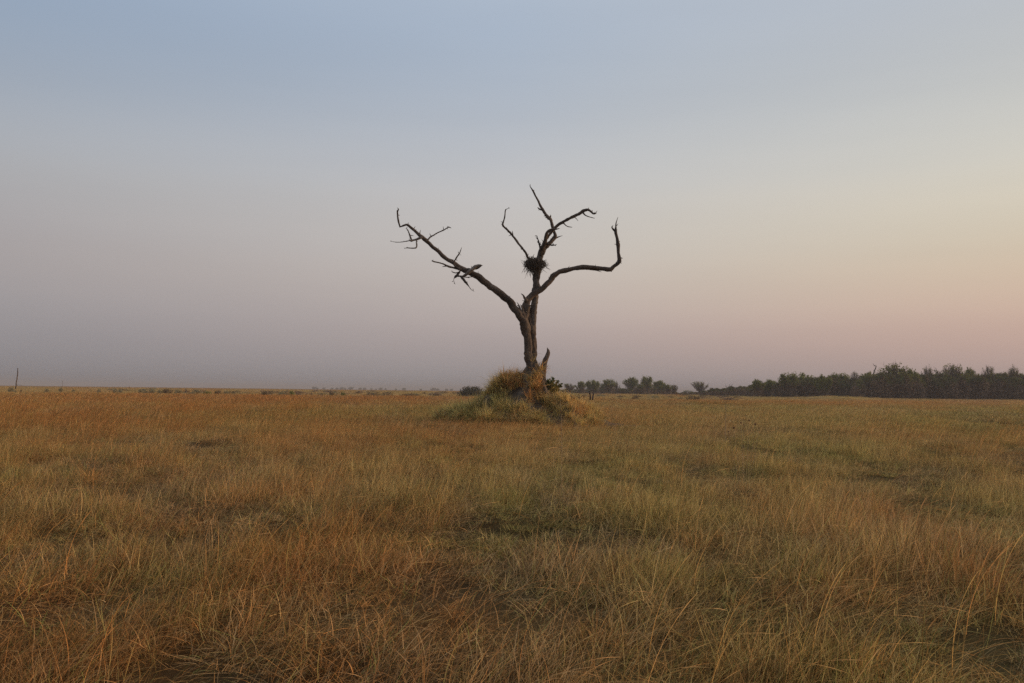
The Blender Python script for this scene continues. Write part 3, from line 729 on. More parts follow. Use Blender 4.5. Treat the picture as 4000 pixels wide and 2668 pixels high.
# leafy shrub on the mound's right shoulder
bp_ = pt(2160, 1535, MY - .3)
shrub = empty('leafy_shrub', tuple(bp_))
tag(shrub, 'green broad-leaved shrub sprouting on the right shoulder of the termite mound', 'shrub')
r = np.random.default_rng(12); mbs, mbl = MB(), MB()
for (qx, qy) in [(1488, 700), (1525, 655), (1500, 680), (1560, 735), (1612, 700), (1645, 745), (1590, 770), (1460, 700), (1540, 770), (1470, 740), (1615, 775), (1510, 740), (1560, 790), (1445, 730)]:
    tip = pt(*Z4((qx, qy, 0))[:2], MY - .3 + r.uniform(-.4, .4)) - bp_
    st_ = np.array([r.uniform(-.2, .25), r.uniform(-.15, .15), -.1])
    mid = (tip + st_) * .5 + np.array([-.08 * tip[0], 0, .1])
    V, Fc = tube_geo([st_, mid, tip], [.014, .01, .005], 6, step=.08); mbs.add(V, Fc)
    for t in np.linspace(.25, 1, 15):
        c = (1 - t) ** 2 * st_ + 2 * t * (1 - t) * mid + t * t * tip
        for _ in range(2):
            d = r.normal(0, 1, 3); d[2] += .6
            V, Fc = leaf_quads(c[None], .13, r, 1.5, dirs=(d / np.linalg.norm(d))[None]); mbl.add(V, Fc)
mbs.build('stem', M_farbark, shrub); mbl.build('leaves', M_shrub, shrub)

# ------------------------------------------------------------------ background trees: one of each kind, built 10 m tall
def grow(r, trunk_h, spread, levels, nsp, height=10, droop=0.0, r0=.28, up=.55, upper=.42):
    """branch skeleton of a tree about `height` tall: list of (p0,p1,radius)"""
    segs, tips = [], []
    def rec(p, d, L, rad, lv):
        n = 3; q = p
        for k in range(n):
            d2 = d + r.normal(0, .16, 3) + np.array([0, 0, .06 - droop]); d2 /= np.linalg.norm(d2)
            q2 = q + d2 * L / n
            ra = rad * (1 - .3 * k / n)
            segs.append((q, q2, ra, rad * (1 - .3 * (k + 1) / n), lv)); q, d = q2, d2
            if lv >= levels or (lv >= 1 and r.random() < .8): tips.append(q)
        if lv < levels:
            m = nsp[lv]
            a0 = r.random() * 6.28
            for j in range(m):
                a = a0 + j * 2 * math.pi / m + r.normal(0, .35)
                side = np.array([math.cos(a), math.sin(a), 0]); sp = spread * (.6 + .7 * r.random())
                nd = d * (1 - .35 * sp) + side * sp + np.array([0, 0, up * .3]); nd /= np.linalg.norm(nd)
                rec(q if r.random() < .6 else q - d * L * .3 * r.random(), nd, L * (.62 + .2 * r.random()), rad * .62, lv + 1)
    rec(np.array([0, 0, -.3]), np.array([r.normal(0, .06), r.normal(0, .06), 1.0]), trunk_h, r0, 0)
    z = max(s[1][2] for s in segs); k = height / z
    segs = [(a * k, b * k, c, d, l) for a, b, c, d, l in segs]; tips = np.array(tips) * k
    return segs, tips

def make_tree(name, seed, cat, trunk_h=2.2, spread=.75, levels=3, nsp=(4, 3, 3), leaves='top', leafmat=None, twigmat=None, nleaf=7, leafsize=.42, ntwig=9, twigL=1.3, height=10, stems=1, fill=0, up=.55, tw=.06):
    r = np.random.default_rng(seed); root = empty(name, (0, 0, 0)); root['category'] = cat
    leafmat = leafmat or M_leaf; twigmat = twigmat or M_twig
    mt, mc = MB(), MB()
    for s_ in range(stems):
        segs, tips = grow(r, trunk_h, spread, levels, nsp, height if s_ == 0 else height * r.uniform(.65, .95), up=up)
        off = np.array([0, 0, 0.]) if stems == 1 else np.array([r.uniform(-1.2, 1.2), r.uniform(-1.2, 1.2), 0])
        thick = [s for s in segs if s[4] < levels]; thin = [s for s in segs if s[4] >= levels]
        for a, b, c, d, l in thick:
            V, Fc = tube_geo([a + off, b + off], [c, d], 6, .1, seed); mt.add(V, Fc)
        if thin:
            V, Fc = twig_tri(np.array([s[0] for s in thin]) + off, np.array([s[1] for s in thin]) + off, np.array([max(.05, s[2] * .9) for s in thin])); mc.add(V, Fc, 0)
        T = np.repeat(tips, ntwig, 0) + off
        d = r.normal(0, 1, T.shape); d[:, 2] = d[:, 2] * .7 + .35; d /= np.linalg.norm(d, axis=1)[:, None]
        E = T + d * twigL * (.4 + .8 * r.random(len(T)))[:, None]
        V, Fc = twig_tri(T, E, tw); mc.add(V, Fc, 0)
        if leaves:
            zt = E[:, 2] / height
            pr = {'top': sst(.62, .85, zt), 'all': np.ones(len(E)), 'sparse': .35 * sst(.45, .8, zt)}[leaves]
            K = E[r.random(len(E)) < pr]
            if len(K):
                K = np.repeat(K, nleaf, 0) + r.normal(0, .28, (len(K) * nleaf, 3))
                V, Fc = leaf_quads(K, leafsize, r, 1.6); mc.add(V, Fc, 1)
    if fill:     # brushy low growth round the stems
        ph = r.random(fill) * 6.28; q = np.sqrt(r.random(fill)) * height * .38; zz = r.random(fill) ** 1.1 * height * .55
        Q = np.stack([q * np.cos(ph), q * np.sin(ph), zz], 1)
        d = r.normal(0, 1, Q.shape); d[:, 2] = np.abs(d[:, 2]) + .6; d /= np.linalg.norm(d, axis=1)[:, None]
        V, Fc = twig_tri(Q, Q + d * 1.3, .06); mc.add(V, Fc, 0)
        V, Fc = leaf_quads(Q + r.normal(0, .3, Q.shape), .55, r, 1.6); mc.add(V, Fc, 2)
    o1 = mt.build('trunk', M_farbark, root); o2 = mc.build('crown', [twigmat, leafmat, M_leaf_br], root)
    wid = max(1.0, np.percentile(np.abs(np.vstack(mc.V)[:, 0]), 97) * 2)
    root['w'] = float(wid); root['h'] = float(np.percentile(np.vstack(mc.V)[:, 2], 99.7)); del_later.append(root)
    return root
def crown_tree(name, seed, cat, leaf=.5, leafmat=None, twigmat=None, ntw=900, tw=.07, height=10., width=9., clear=.14, dense=0, toplim=.55, lsize=.36, per=5, stems=1, lowleaf=0.0):
    """round fan-shaped crown: limbs fanning out from a short trunk, twigs along them, leaf tufts at the outer ends"""
    r = np.random.default_rng(seed); root = empty(name, (0, 0, 0)); root['category'] = cat
    leafmat = leafmat or M_leaf; twigmat = twigmat or M_twig
    mt, mc = MB(), MB(); ends, cores = [], []
    zc = height * (clear + 1) / 2; rz_, rx_ = height * (1 - clear) / 2, width / 2
    fork = np.array([0, 0, height * clear * .9 + .3])
    for s_ in range(stems):
        o_ = np.array([0., 0, 0]) if stems == 1 else np.array([r.uniform(-.25, .25) * width, r.uniform(-.2, .2) * width, 0])
        V, Fc = tube_geo([o_ * .8 + [0, 0, -.3], o_ * .9 + fork * .5, o_ + fork], [.34 / stems ** .4, .28 / stems ** .4, .26 / stems ** .4], 7, .15, seed); mt.add(V, Fc)
        for k in range(int(20 / stems ** .5)):
            d = r.normal(0, 1, 3); d[2] = abs(d[2]) * 1.1 + r.uniform(-.25, .6); d /= np.linalg.norm(d)
            lump = 1 + .22 * math.sin(2.3 * k + seed)
            e = np.array([d[0] * rx_, d[1] * rx_, zc + d[2] * rz_]) * np.array([lump, lump, 1]) ; e[2] = max(height * .16, min(e[2], height))
            m = o_ + fork + (e - fork - o_) * .5 + r.normal(0, .35, 3) + np.array([0, 0, -.05 * height * (1 - d[2])])
            pts_ = [o_ + fork * .9, m, e * .94 + r.normal(0, .2, 3)]
            V, Fc = tube_geo(pts_, [.13, .08, .03], 5, .1, seed, step=1.2, jag=2.5); mt.add(V, Fc)
            for t in r.uniform(.25, 1.0, ntw // int(20 / stems ** .5) // stems + 1):
                cores.append((1 - t) ** 2 * pts_[0] + 2 * t * (1 - t) * (2 * m - .5 * pts_[0] - .5 * pts_[2]) * .5 + 2 * t * (1 - t) * .5 * m + t * t * pts_[2])
    Q = np.array(cores) + r.normal(0, .035 * width, (len(cores), 3)); Q[:, 2] = np.clip(Q[:, 2], .3, height)
    d = Q - fork; d /= np.linalg.norm(d, axis=1)[:, None]; d = d + r.normal(0, .45, d.shape); d[:, 2] += .2; d /= np.linalg.norm(d, axis=1)[:, None]
    E = Q + d * (height * .12 * (.4 + .9 * r.random(len(Q))))[:, None]
    V, Fc = twig_tri(Q, E, tw); mc.add(V, Fc, 0)
    E2 = E + r.normal(0, .045 * height, E.shape); V, Fc = twig_tri((Q + E) / 2, E2, tw * .7); mc.add(V, Fc, 0)
    zt = E[:, 2] / height + .12 * fbm(E[:, 0] * .45, E[:, 1] * .45, seed=seed)
    K = E[r.random(len(E)) < leaf * sst(toplim, toplim + .25, zt) + lowleaf]
    if len(K):
        K = np.repeat(K, per, 0) + r.normal(0, .22, (len(K) * per, 3)); V, Fc = leaf_quads(K, lsize, r, 1.6); mc.add(V, Fc, 1)
    if dense:
        ph = r.random(dense) * 6.28; q = np.sqrt(r.random(dense)) * width * .46; zz = r.random(dense) ** 1.2 * height * .62
        D = np.stack([q * np.cos(ph), q * np.sin(ph), zz], 1); V, Fc = leaf_quads(D, .5, r, 1.4); mc.add(V, Fc, 2)
        V, Fc = twig_tri(D, D + r.normal(0, .5, D.shape) + [0, 0, .8], tw); mc.add(V, Fc, 0)
    mt.build('trunk', M_farbark, root); mc.build('crown', [twigmat, leafmat, M_leaf_br], root)
    root['w'] = width * .98; root['h'] = height * 1.03; del_later.append(root)
    return root
del_later = []
used = set()
def place(proto, px, pytop, wpx, Y, label, group=None, name=None, sink=0.0):
    x = gx(px, Y); z0 = float(H(x, Y)) - sink; zt = float(pt(px, pytop, Y)[2])
    h = zt - z0; w = wpx * Y / F; w0, h0 = proto['w'], proto['h']
    sc = (w / w0, w / w0, h / h0); rz = random.random() * 6.28
    if proto.name not in used:
        used.add(proto.name); o = proto; o.location = (x, Y, z0); o.rotation_euler = (0, 0, rz); o.scale = sc; o['label'] = label
        if group: o['group'] = group
        return o
    return dup(proto, (x, Y, z0), rz, sc, label, group)

P_top = [crown_tree('leafy_tree', 201 + k, 'tree', leaf=.8, ntw=1500, dense=380, toplim=.42, per=6) for k in range(3)]
P_all = [crown_tree('leafy_tree', 221 + k, 'tree', leaf=.95, ntw=1500, dense=420, toplim=.25, per=7, lsize=.42) for k in range(2)]
P_bare = [crown_tree('bare_tree', 241 + k, 'bare tree', leaf=.12, ntw=1500, tw=.075, dense=0, toplim=.5, clear=.2) for k in range(3)]
P_red = [crown_tree('bare_tree', 261, 'bare tree', leaf=.5, ntw=1300, twigmat=M_redtwig, dense=60, toplim=.62, stems=3, clear=.1, width=8.)]
P_bush = [crown_tree('bushy_tree', 281 + k, 'bush', leaf=.5, leafmat=M_leaf_dk, ntw=700, dense=900, toplim=.35, clear=.05, height=6., width=7., stems=3) for k in range(2)]

g1 = 'trees standing in a loose row beyond the mound'
mid = [
 (P_bare[0], 2225, 1497, 46, 'rounded greyish tree, first of the row just right of the green mound shrub'),
 (P_top[0], 2270, 1491, 42, 'open-crowned grey tree directly left of the greener tree behind two charred stumps'),
 (P_all[0], 2315, 1485, 52, 'green leafy tree rising behind the two charred stumps'),
 (P_bush[0], 2355, 1499, 36, 'dark low bushy tree filling the gap right of the tree behind the stumps'),
 (P_top[1], 2381, 1479, 46, 'tall open-topped tree left of the gap in the distant row'),
 (P_bare[1], 2409, 1493, 26, 'slim sparse tree on the right edge of the tall open-topped tree'),
 (P_bush[1], 2427, 1516, 30, 'lowest round green bush in the gap of the distant row'),
 (P_top[2], 2465, 1475, 52, 'tall round twiggy tree right of the low bush gap'),
 (P_bush[0], 2498, 1500, 50, 'dark dense bush between the two tallest trees of the row'),
 (P_top[0], 2528, 1472, 50, 'tallest tree of the distant row with green clump on its right side'),
 (P_bush[1], 2545, 1507, 44, 'dark bush at the right foot of the tallest tree of the row'),
 (P_all[1], 2578, 1489, 48, 'flat-topped green tree on a clear single trunk near the row end'),
 (P_top[1], 2611, 1500, 30, 'small greenish tree second from the right end of the row'),
 (P_bare[2], 2634, 1503, 32, 'small brownish tree closing the right end of the row'),
]
for k, (p, px, ty, w, lab) in enumerate(mid):
    place(p, px, ty, w, 430 + 14 * ((k * 5) % 4), lab, g1)
place(P_bare[0], 2732, 1489, 58, 430, 'lone round leafless tree standing apart on the open plain')

g2 = 'trees of the woodland edge on the right'
wood = [
 (P_top[2], 2959, 1484, 54, 'small domed leafy tree at the left end of the woodland'),
 (P_all[1], 3007, 1486, 50, 'second small leafy tree from the left end of the woodland'),
 (P_top[0], 3078, 1461, 80, 'sloping-topped leafy tree where the woodland steps up in height'),
 (P_all[0], 3128, 1459, 70, 'dense dark green tree topping the left shoulder of the woodland'),
 (P_top[1], 3172, 1466, 36, 'small tufted tree in the dip behind the low grassy rise, left one'),
 (P_all[0], 3222, 1466, 50, 'pointed green tree between the dip and the domed tree'),
 (P_top[1], 3276, 1454, 70, 'domed open leafy tree directly above the low grassy rise'),
 (P_bare[1], 3338, 1453, 46, 'bare grey tree just right of the domed leafy tree'),
 (P_all[1], 3395, 1458, 60, 'leafy tree at the foot of the tall dead snag'),
 (P_red[0], 3492, 1418, 108, 'largest tree of the woodland, sparse leaf tufts over reddish bare stems'),
 (P_all[0], 3558, 1444, 62, 'green rounded tree leaning against the largest woodland tree'),
 (P_bare[2], 3624, 1434, 50, 'fan-shaped bare tree between the largest tree and the wide bare crown'),
 (P_bare[0], 3705, 1422, 104, 'widest bare grey crown rising above the right woodland'),
 (P_top[2], 3792, 1441, 56, 'thin-topped tree right of the widest bare crown'),
 (P_bare[1], 3860, 1431, 62, 'round bare grey crown second from the right photo edge'),
 (P_bare[2], 3960, 1434, 56, 'small twin-topped bare crown nearest the right photo edge'),
 (P_all[1], 3905, 1466, 60, 'low green tree between the last two bare crowns'),
 (P_all[0], 3750, 1463, 60, 'low green tree under the right side of the widest bare crown'),
 (P_all[1], 3660, 1464, 60, 'low green tree under the left side of the widest bare crown'),
 (P_all[0], 3995, 1462, 60, 'green tree cut by the right photo edge'),
]
for k, (p, px, ty, w, lab) in enumerate(wood):
    place(p, px, ty, w, 336 + 8 * ((k * 3) % 5), lab, g2)

# dense undergrowth of the woodland (one mass)
def bush_geo(seed, mats_dk=True, n=900, h=9.0, w=4.2):
    r = np.random.default_rng(seed); mb = MB()
    ph = r.random(n) * 6.28; q = np.sqrt(r.random(n)); zz = r.random(n)
    env = np.sqrt(np.clip(1 - (zz * 2 - .8) ** 2 / 1.5, .05, 1))
    Q = np.stack([q * np.cos(ph) * w * env, q * np.sin(ph) * w * env, zz * h], 1)
    keep = fbm(Q[:, 0] * .6, Q[:, 1] * .6, Q[:, 2] * .6, seed=seed) > -.35; Q = Q[keep]
    d = r.normal(0, 1, Q.shape); d[:, 2] = np.abs(d[:, 2]) + .5; d /= np.linalg.norm(d, axis=1)[:, None]
    V, Fc = twig_tri(Q, Q + d * 1.6, .07); mb.add(V, Fc, 0)
    for i in range(5):
        a = np.array([r.uniform(-w, w) * .5, r.uniform(-w, w) * .4, -.2]); b = a + [r.normal(0, .8), r.normal(0, .8), h * .7]
        V, Fc = tube_geo([a, (a + b) / 2 + r.normal(0, .2, 3), b], [.14, .11, .05], 5); mb.add(V, Fc, 3)
    K = Q + r.normal(0, .3, Q.shape); top = K[:, 2] / h + .25 * fbm(K[:, 0] * .5, K[:, 1] * .5, seed=seed + 3)
    lo, hi = K[top < .72], K[top >= .72]
    V, Fc = leaf_quads(np.repeat(lo, 2, 0) + r.normal(0, .25, (2 * len(lo), 3)), .55, r, 1.5); mb.add(V, Fc, 2)
    hi = np.repeat(hi, 4, 0) + r.normal(0, .35, (4 * len(hi), 3)); V, Fc = leaf_quads(hi, .42, r, 1.5); mb.add(V, Fc, 1)
    return mb
def src(name, mb, mats):
    o = mesh_obj(name, np.vstack(mb.V), np.vstack(mb.F), mats, 'none', False, np.concatenate(mb.M)); return o
wcol = bpy.data.collections.new('woodland_source')
for k in range(5):
    wcol.objects.link(src('woodland_source_%02d' % k, bush_geo(300 + k), [M_twig if k % 2 else M_redtwig, M_leaf_dk if k % 3 else M_leaf, M_leaf_br, M_farbark]))
pts_, sc_ = [], []
TOPY = [(2745, 1528), (2780, 1518), (2830, 1517), (2880, 1512), (2925, 1508), (2960, 1500), (3030, 1502), (3060, 1492), (3110, 1480), (3200, 1482), (3260, 1478), (3340, 1482), (3420, 1474), (3500, 1468), (3600, 1472), (3700, 1470), (3850, 1470), (4000, 1470), (4600, 1470)]
tx_, ty_ = zip(*TOPY)
for row in range(7):
    Yr = 334 + row * 9
    for px in np.arange(2930 if row < 6 else 2760, 4700, 15):
        p2 = px + random.uniform(-9, 9)
        if p2 < 3040 and row < 2 : continue
        Y2 = Yr + random.uniform(-4, 4) + (60 if p2 < 2935 else 0) + (14 if p2 < 3350 else 0)
        x2 = gx(p2, Y2); z2 = float(H(x2, Y2)); top = np.interp(p2, tx_, ty_) + random.uniform(-5, 11) + 6 + 11 * float(vn(p2 / 34., row * .6, seed=88))
        hh = float(pt(p2, top, Y2)[2]) - z2
        pts_.append((x2, Y2, z2)); sc_.append((.62 + .4 * random.random(), .8, max(.12, hh / 9.0)))
for px in np.arange(2745, 2960, 7):
    Y2 = 400 + random.uniform(-20, 25); x2 = gx(px, Y2); z2 = float(H(x2, Y2)); hh = float(pt(px, np.interp(px, tx_, ty_) + random.uniform(-2, 8), Y2)[2]) - z2
    pts_.append((x2, Y2, z2)); sc_.append((.4 + .2 * random.random(), .4, max(.1, hh / 9.0)))
for px in np.arange(2196, 2960, 5):
    Y2 = 470 + random.uniform(-18, 30); x2 = gx(px, Y2); z2 = float(H(x2, Y2)); hh = random.uniform(1.2, 3.2) if px < 2650 else random.uniform(.8, 1.8)
    if 2640 < px < 2950 and random.random() < .45: continue
    pts_.append((x2, Y2, z2)); sc_.append((.42 + .3 * random.random(), .4, hh / 9.0))
n = len(pts_)
wl = scatter('woodland', np.array(pts_), rng.integers(0, 5, n), np.stack([np.zeros(n), np.zeros(n), rng.random(n) * 6.28], 1), np.array(sc_), None, wcol)
tag(wl, 'dense dark thicket of twiggy bushes forming the woodland on the right', 'woodland', kind='stuff')

# ------------------------------------------------------------------ dead snags and small bare trees
def tube_thing(name, label, cat, specs_, base, mat=M_farbark, group=None, partname='branch', depth=None):
    root = empty(name, tuple(base)); tag(root, label, cat, group)
    for k, (pts_px, rads) in enumerate(specs_):
        P = [pt(a, b, base[1]) - base for a, b in pts_px]
        V, Fc = tube_geo(P, rads, 7, .15, 7 + k, step=.15, jag=.5); mb = MB(); mb.add(V, Fc)
        mb.build('trunk' if k == 0 else partname, mat, root, smooth=True)
    return root
def bpt(px, Y):
    x = gx(px, Y); return np.array([x, Y, float(H(x, Y))])
tube_thing('dead_snag', 'tall thin crooked dead snag poking above the woodland', 'dead tree',
  [([(3411, 1500), (3412, 1465), (3415, 1450), (3420, 1438), (3422, 1431), (3414, 1428), (3410, 1419)], [.3, .26, .22, .2, .16, .12, .05]), ([(3421, 1431), (3424, 1427)], [.09, .03]), ([(3415, 1428), (3421, 1425)], [.08, .03])], bpt(3411, 350))
tube_thing('dead_snag', 'left of two small dead snags beside the low scrub, arms raised', 'dead tree',
  [([(2844, 1540), (2843, 1524), (2840, 1516), (2835, 1510), (2832, 1506)], [.2, .17, .12, .08, .03]), ([(2843, 1520), (2848, 1512), (2849, 1503), (2851, 1499)], [.11, .09, .07, .03]), ([(2838, 1512), (2836, 1504), (2834, 1501)], [.07, .06, .03])], bpt(2844, 420), group='pair of small dead snags')
tube_thing('dead_snag', 'right of two small dead snags, its top hooked to the right', 'dead tree',
  [([(2857, 1540), (2856, 1520), (2857, 1508), (2861, 1502), (2864, 1500)], [.2, .16, .12, .08, .03]), ([(2857, 1514), (2863, 1511), (2868, 1514)], [.09, .07, .03]), ([(2856, 1510), (2853, 1503)], [.07, .03])], bpt(2857, 420), group='pair of small dead snags')
# charred stumps behind the mound's right foot
tube_thing('tree_stump', 'thin black charred stump standing in the grass, left of a pair', 'stump',
  [([(2306, 1562), (2306, 1550), (2304, 1538), (2303, 1529), (2302, 1527)], [.075, .075, .07, .055, .03])], bpt(2306, 75), mat=M_nest, group='pair of charred stumps')
tube_thing('tree_stump', 'shorter greyish charred stump, right of a pair in the grass', 'stump',
  [([(2315, 1562), (2316, 1550), (2318, 1540), (2318, 1533)], [.09, .085, .07, .05])], bpt(2315, 78), mat=M_farbark, group='pair of charred stumps')
# leaning pole and thin posts on the far left
tube_thing('leaning_pole', 'tall thin leaning pole standing alone on the far left plain', 'pole',
  [([(60, 1518), (62, 1508), (66, 1480), (69, 1455), (70, 1438)], [.14, .12, .10, .09, .07]), ([(64, 1503), (80, 1505), (100, 1510)], [.03, .025, .02])], bpt(60, 160))
for px, t, b, lab in [(244, 1486, 1517, 'hair-thin pale post on the left plain beside a grey bush'), (505, 1506, 1516, 'tiny thin post left of the centre-left scrub line'),
                      (726, 1517, 1530, 'short dark post inside the left scrub line'), (800, 1521, 1530, 'smallest dark post near green scrub on the left plain')]:
    tube_thing('wooden_post', lab, 'post', [([(px, b + 2), (px, (t + b) / 2), (px, t)], [.032, .028, .02] if px != 726 else [.14, .12, .08])], bpt(px, 210), group='thin posts on the left plain')

# ------------------------------------------------------------------ bushes
def bush_proto(name, seed, mat, n=420, h=1.3, w=1.2, cat='bush'):
    r = np.random.default_rng(seed); root = empty(name, (0, 0, 0)); root['category'] = cat
    th = r.random(n) * 6.28; ph = np.arccos(r.random(n) * .95); q = r.random(n) ** .4
    k = 1 + .22 * np.sin(th * 3 + seed) + .15 * np.sin(th * 5 + 1)
    Q = np.stack([np.sin(ph) * np.cos(th) * q * w * k, np.sin(ph) * np.sin(th) * q * w * k, np.cos(ph) * q * h * (.8 + .2 * k)], 1)
    mb = MB(); V, Fc = leaf_quads(Q, .22, r, 1.6); mb.add(V, Fc); mb.build('foliage', mat, root)
    ms = MB(); e = Q[::9]; V, Fc = twig_tri(np.repeat([[0., 0, -.05]], len(e), 0) + r.normal(0, .08, (len(e), 3)), e * 1.12, .03); ms.add(V, Fc); ms.build('stems', M_twig, root)
    root['w'] = 2 * w * 1.05; root['h'] = h; del_later.append(root)
    return root
B1 = bush_proto('grey_bush', 401, M_sage); B2 = bush_proto('brown_bush', 402, M_scrub); B3 = bush_proto('green_bush', 403, M_leaf, cat='bush'); B4 = bush_proto('dense_bush', 404, M_thicket, n=3600, h=2.2, w=3.6)
B4.children[0].name = 'foliage'
place(B4, 1842, 1506, 112, 235, 'wide dark rounded thicket bush standing alone left of the mound', sink=.1)
gb = 'low bushes on the left plain'
for k, (p, px, ty, w, Y, lab) in enumerate([
 (B1, 45, 1508, 26, 205, 'flat grey-green bush nearest the leaning pole'), (B1, 62, 1520, 9, 180, 'tiny grey-green bush at the foot of the leaning pole'), (B2, 84, 1519, 9, 180, 'tiny brown bush right of the leaning pole foot'),
 (B1, 183, 1514, 18, 200, 'small grey bush between the leaning pole and the hair-thin post'), (B1, 239, 1510, 18, 205, 'low grey bush at the base of the hair-thin post'),
 (B1, 288, 1517, 12, 200, 'very small grey bush right of the hair-thin post'), (B1, 388, 1515, 17, 200, 'compact grey-green bush alone in the middle of the left plain'),
 (B1, 450, 1517, 16, 200, 'grey bush at the left end of the scrub line'), (B1, 470, 1516, 22, 205, 'wide grey bush second in the scrub line'), (B2, 510, 1534, 30, 165, 'faint brown bush where the rust grass meets the pale plain'),
 (B1, 525, 1531, 20, 170, 'pale grey-green bush just right of the faint brown bush'), (B1, 549, 1515, 20, 215, 'grey bush under the sky line left of the brown cluster'), (B1, 568, 1517, 24, 200, 'grey-green bush left of a big brown one'),
 (B1, 596, 1516, 30, 215, 'broad grey bush behind the scrub line'), (B2, 652, 1515, 46, 180, 'biggest dark brown bush of the left scrub line'), (B1, 627, 1518, 24, 195, 'dark grey bush touching the biggest brown bush'),
 (B1, 697, 1517, 34, 200, 'brownish-grey bush between the big brown bush and the short post'), (B1, 755, 1528, 36, 172, 'pale sage bush nearest the viewer right of the short post'), (B1, 770, 1517, 40, 210, 'long low sage bush behind the pale sage bush'),
 (B3, 812, 1524, 34, 180, 'greenest bush of the left scrub line'), (B2, 850, 1522, 26, 190, 'brown bush right of the greenest bush'), (B1, 885, 1523, 26, 190, 'grey bush closing the first half of the scrub line'),
 (B2, 1036, 1523, 30, 170, 'rust brown bush in the middle of the plain left of the mound'), (B1, 1100, 1528, 30, 170, 'pale grey bush right of the rust brown bush'), (B3, 1140, 1522, 22, 190, 'small dark green bush on the middle plain'),
 (B2, 1295, 1527, 22, 180, 'brown bush with pale twig right of the middle plain'), (B3, 1340, 1528, 24, 180, 'dark green bush under the distant tiny trees')]):
    place(p, px, ty + 1, w, Y, lab, gb)

# unnumbered low scrub beyond
scol = bpy.data.collections.new('scrub_source')
def scrub_mesh(seed, mat):
    r = np.random.default_rng(seed); n = 160; th = r.random(n) * 6.28; ph = np.arccos(r.random(n)); q = r.random(n) ** .5
    Q = np.stack([np.sin(ph) * np.cos(th) * q * 1.3, np.sin(ph) * np.sin(th) * q, np.cos(ph) * q * .8], 1); mb = MB(); V, Fc = leaf_quads(Q, .26, r, 1.5); mb.add(V, Fc); return mb
for k, m_ in enumerate([M_sage, M_scrub, M_scrub, M_leaf_br]): scol.objects.link(src('scrub_source_%02d' % k, scrub_mesh(500 + k, m_), [m_]))
q = []
for _ in range(750):
    px = random.uniform(420, 2900); Y2 = random.uniform(190, 420)
    if px > 2150 and random.random() < .6: continue
    if px < 900 and random.random() < .6: continue
    if 1780 < px < 1910 and Y2 < 260: continue
    q.append((gx(px, Y2), Y2))
q = np.array(q); qz = H(q[:, 0], q[:, 1]); keep = fbm(q[:, 0] / 14, q[:, 1] / 40, seed=15, o=2) > -.1; q, qz = q[keep], qz[keep]; n = len(q); s = .45 + .75 * rng.random(n) ** 2
sc = scatter('scrub', np.column_stack([q, qz]), rng.integers(0, 4, n), np.stack([np.zeros(n)] * 2 + [rng.random(n) * 6.28], 1), np.stack([s * 1.7, s, s], 1), None, scol)
tag(sc, 'thin band of low brown scrub along the far edge of the grass', 'scrub', kind='stuff')

# tiny far trees on the horizon
far0 = crown_tree('distant_tree', 601, 'tree', leaf=.6, leafmat=M_leaf_dk, ntw=160, tw=.3, dense=160, toplim=.2, lsize=1.0, clear=.12, height=6., width=8.)
gf = 'tiny trees strung along the far horizon'
fl = {1228: 'leftmost tiny hazy tree on the far horizon', 1265: 'second tiny hazy tree from the left on the far horizon', 1370: 'broadest tiny tree in the far horizon row, flat like a parasol',
      1408: 'left tree of the close pair in the middle of the far horizon row', 1424: 'right tree of the close pair in the middle of the far horizon row', 1577: 'tiny far tree standing alone right of the horizon row',
      1644: 'smallest far tree between the lone one and the dark thicket bush', 1710: 'left of two bluish far trees beside the dark thicket bush', 1745: 'right of two bluish far trees beside the dark thicket bush', 1486: 'largest tiny tree in the right half of the far horizon row'}
for px, w in [(1228, 26), (1265, 18), (1297, 15), (1316, 18), (1335, 24), (1348, 14), (1370, 30), (1408, 20), (1424, 20), (1450, 14), (1469, 10), (1486, 24), (1506, 14), (1547, 14), (1577, 24), (1644, 14), (1710, 22), (1745, 20), (1763, 20), (1240, 14), (1692, 30), (2020, 30), (2680, 36), (2700, 30), (2190, 30)]:
    hz = 1528 + (px - 2000) * .0116
    ex = {1763: 'low smear of far foliage right of two bluish far trees', 2680: 'faint bluish far tree in the gap left of the lone leafless tree', 2700: 'fainter far tree just left of the lone leafless tree',
          2190: 'faint far tree seen right behind the green mound shrub', 2020: 'far tree hidden near the mound grass', 1692: 'low flat far trees touching the left bluish far tree', 1240: 'low bump of foliage right of the leftmost far tree'}
    if px == 2020: continue
    place(far0, px, hz - 1.0 - w * .27, w * .72, 2600 if px < 2100 else 1500, fl.get(px, ex.get(px, 'one of the indistinct tiny trees in the left half of the far horizon row')), gf)

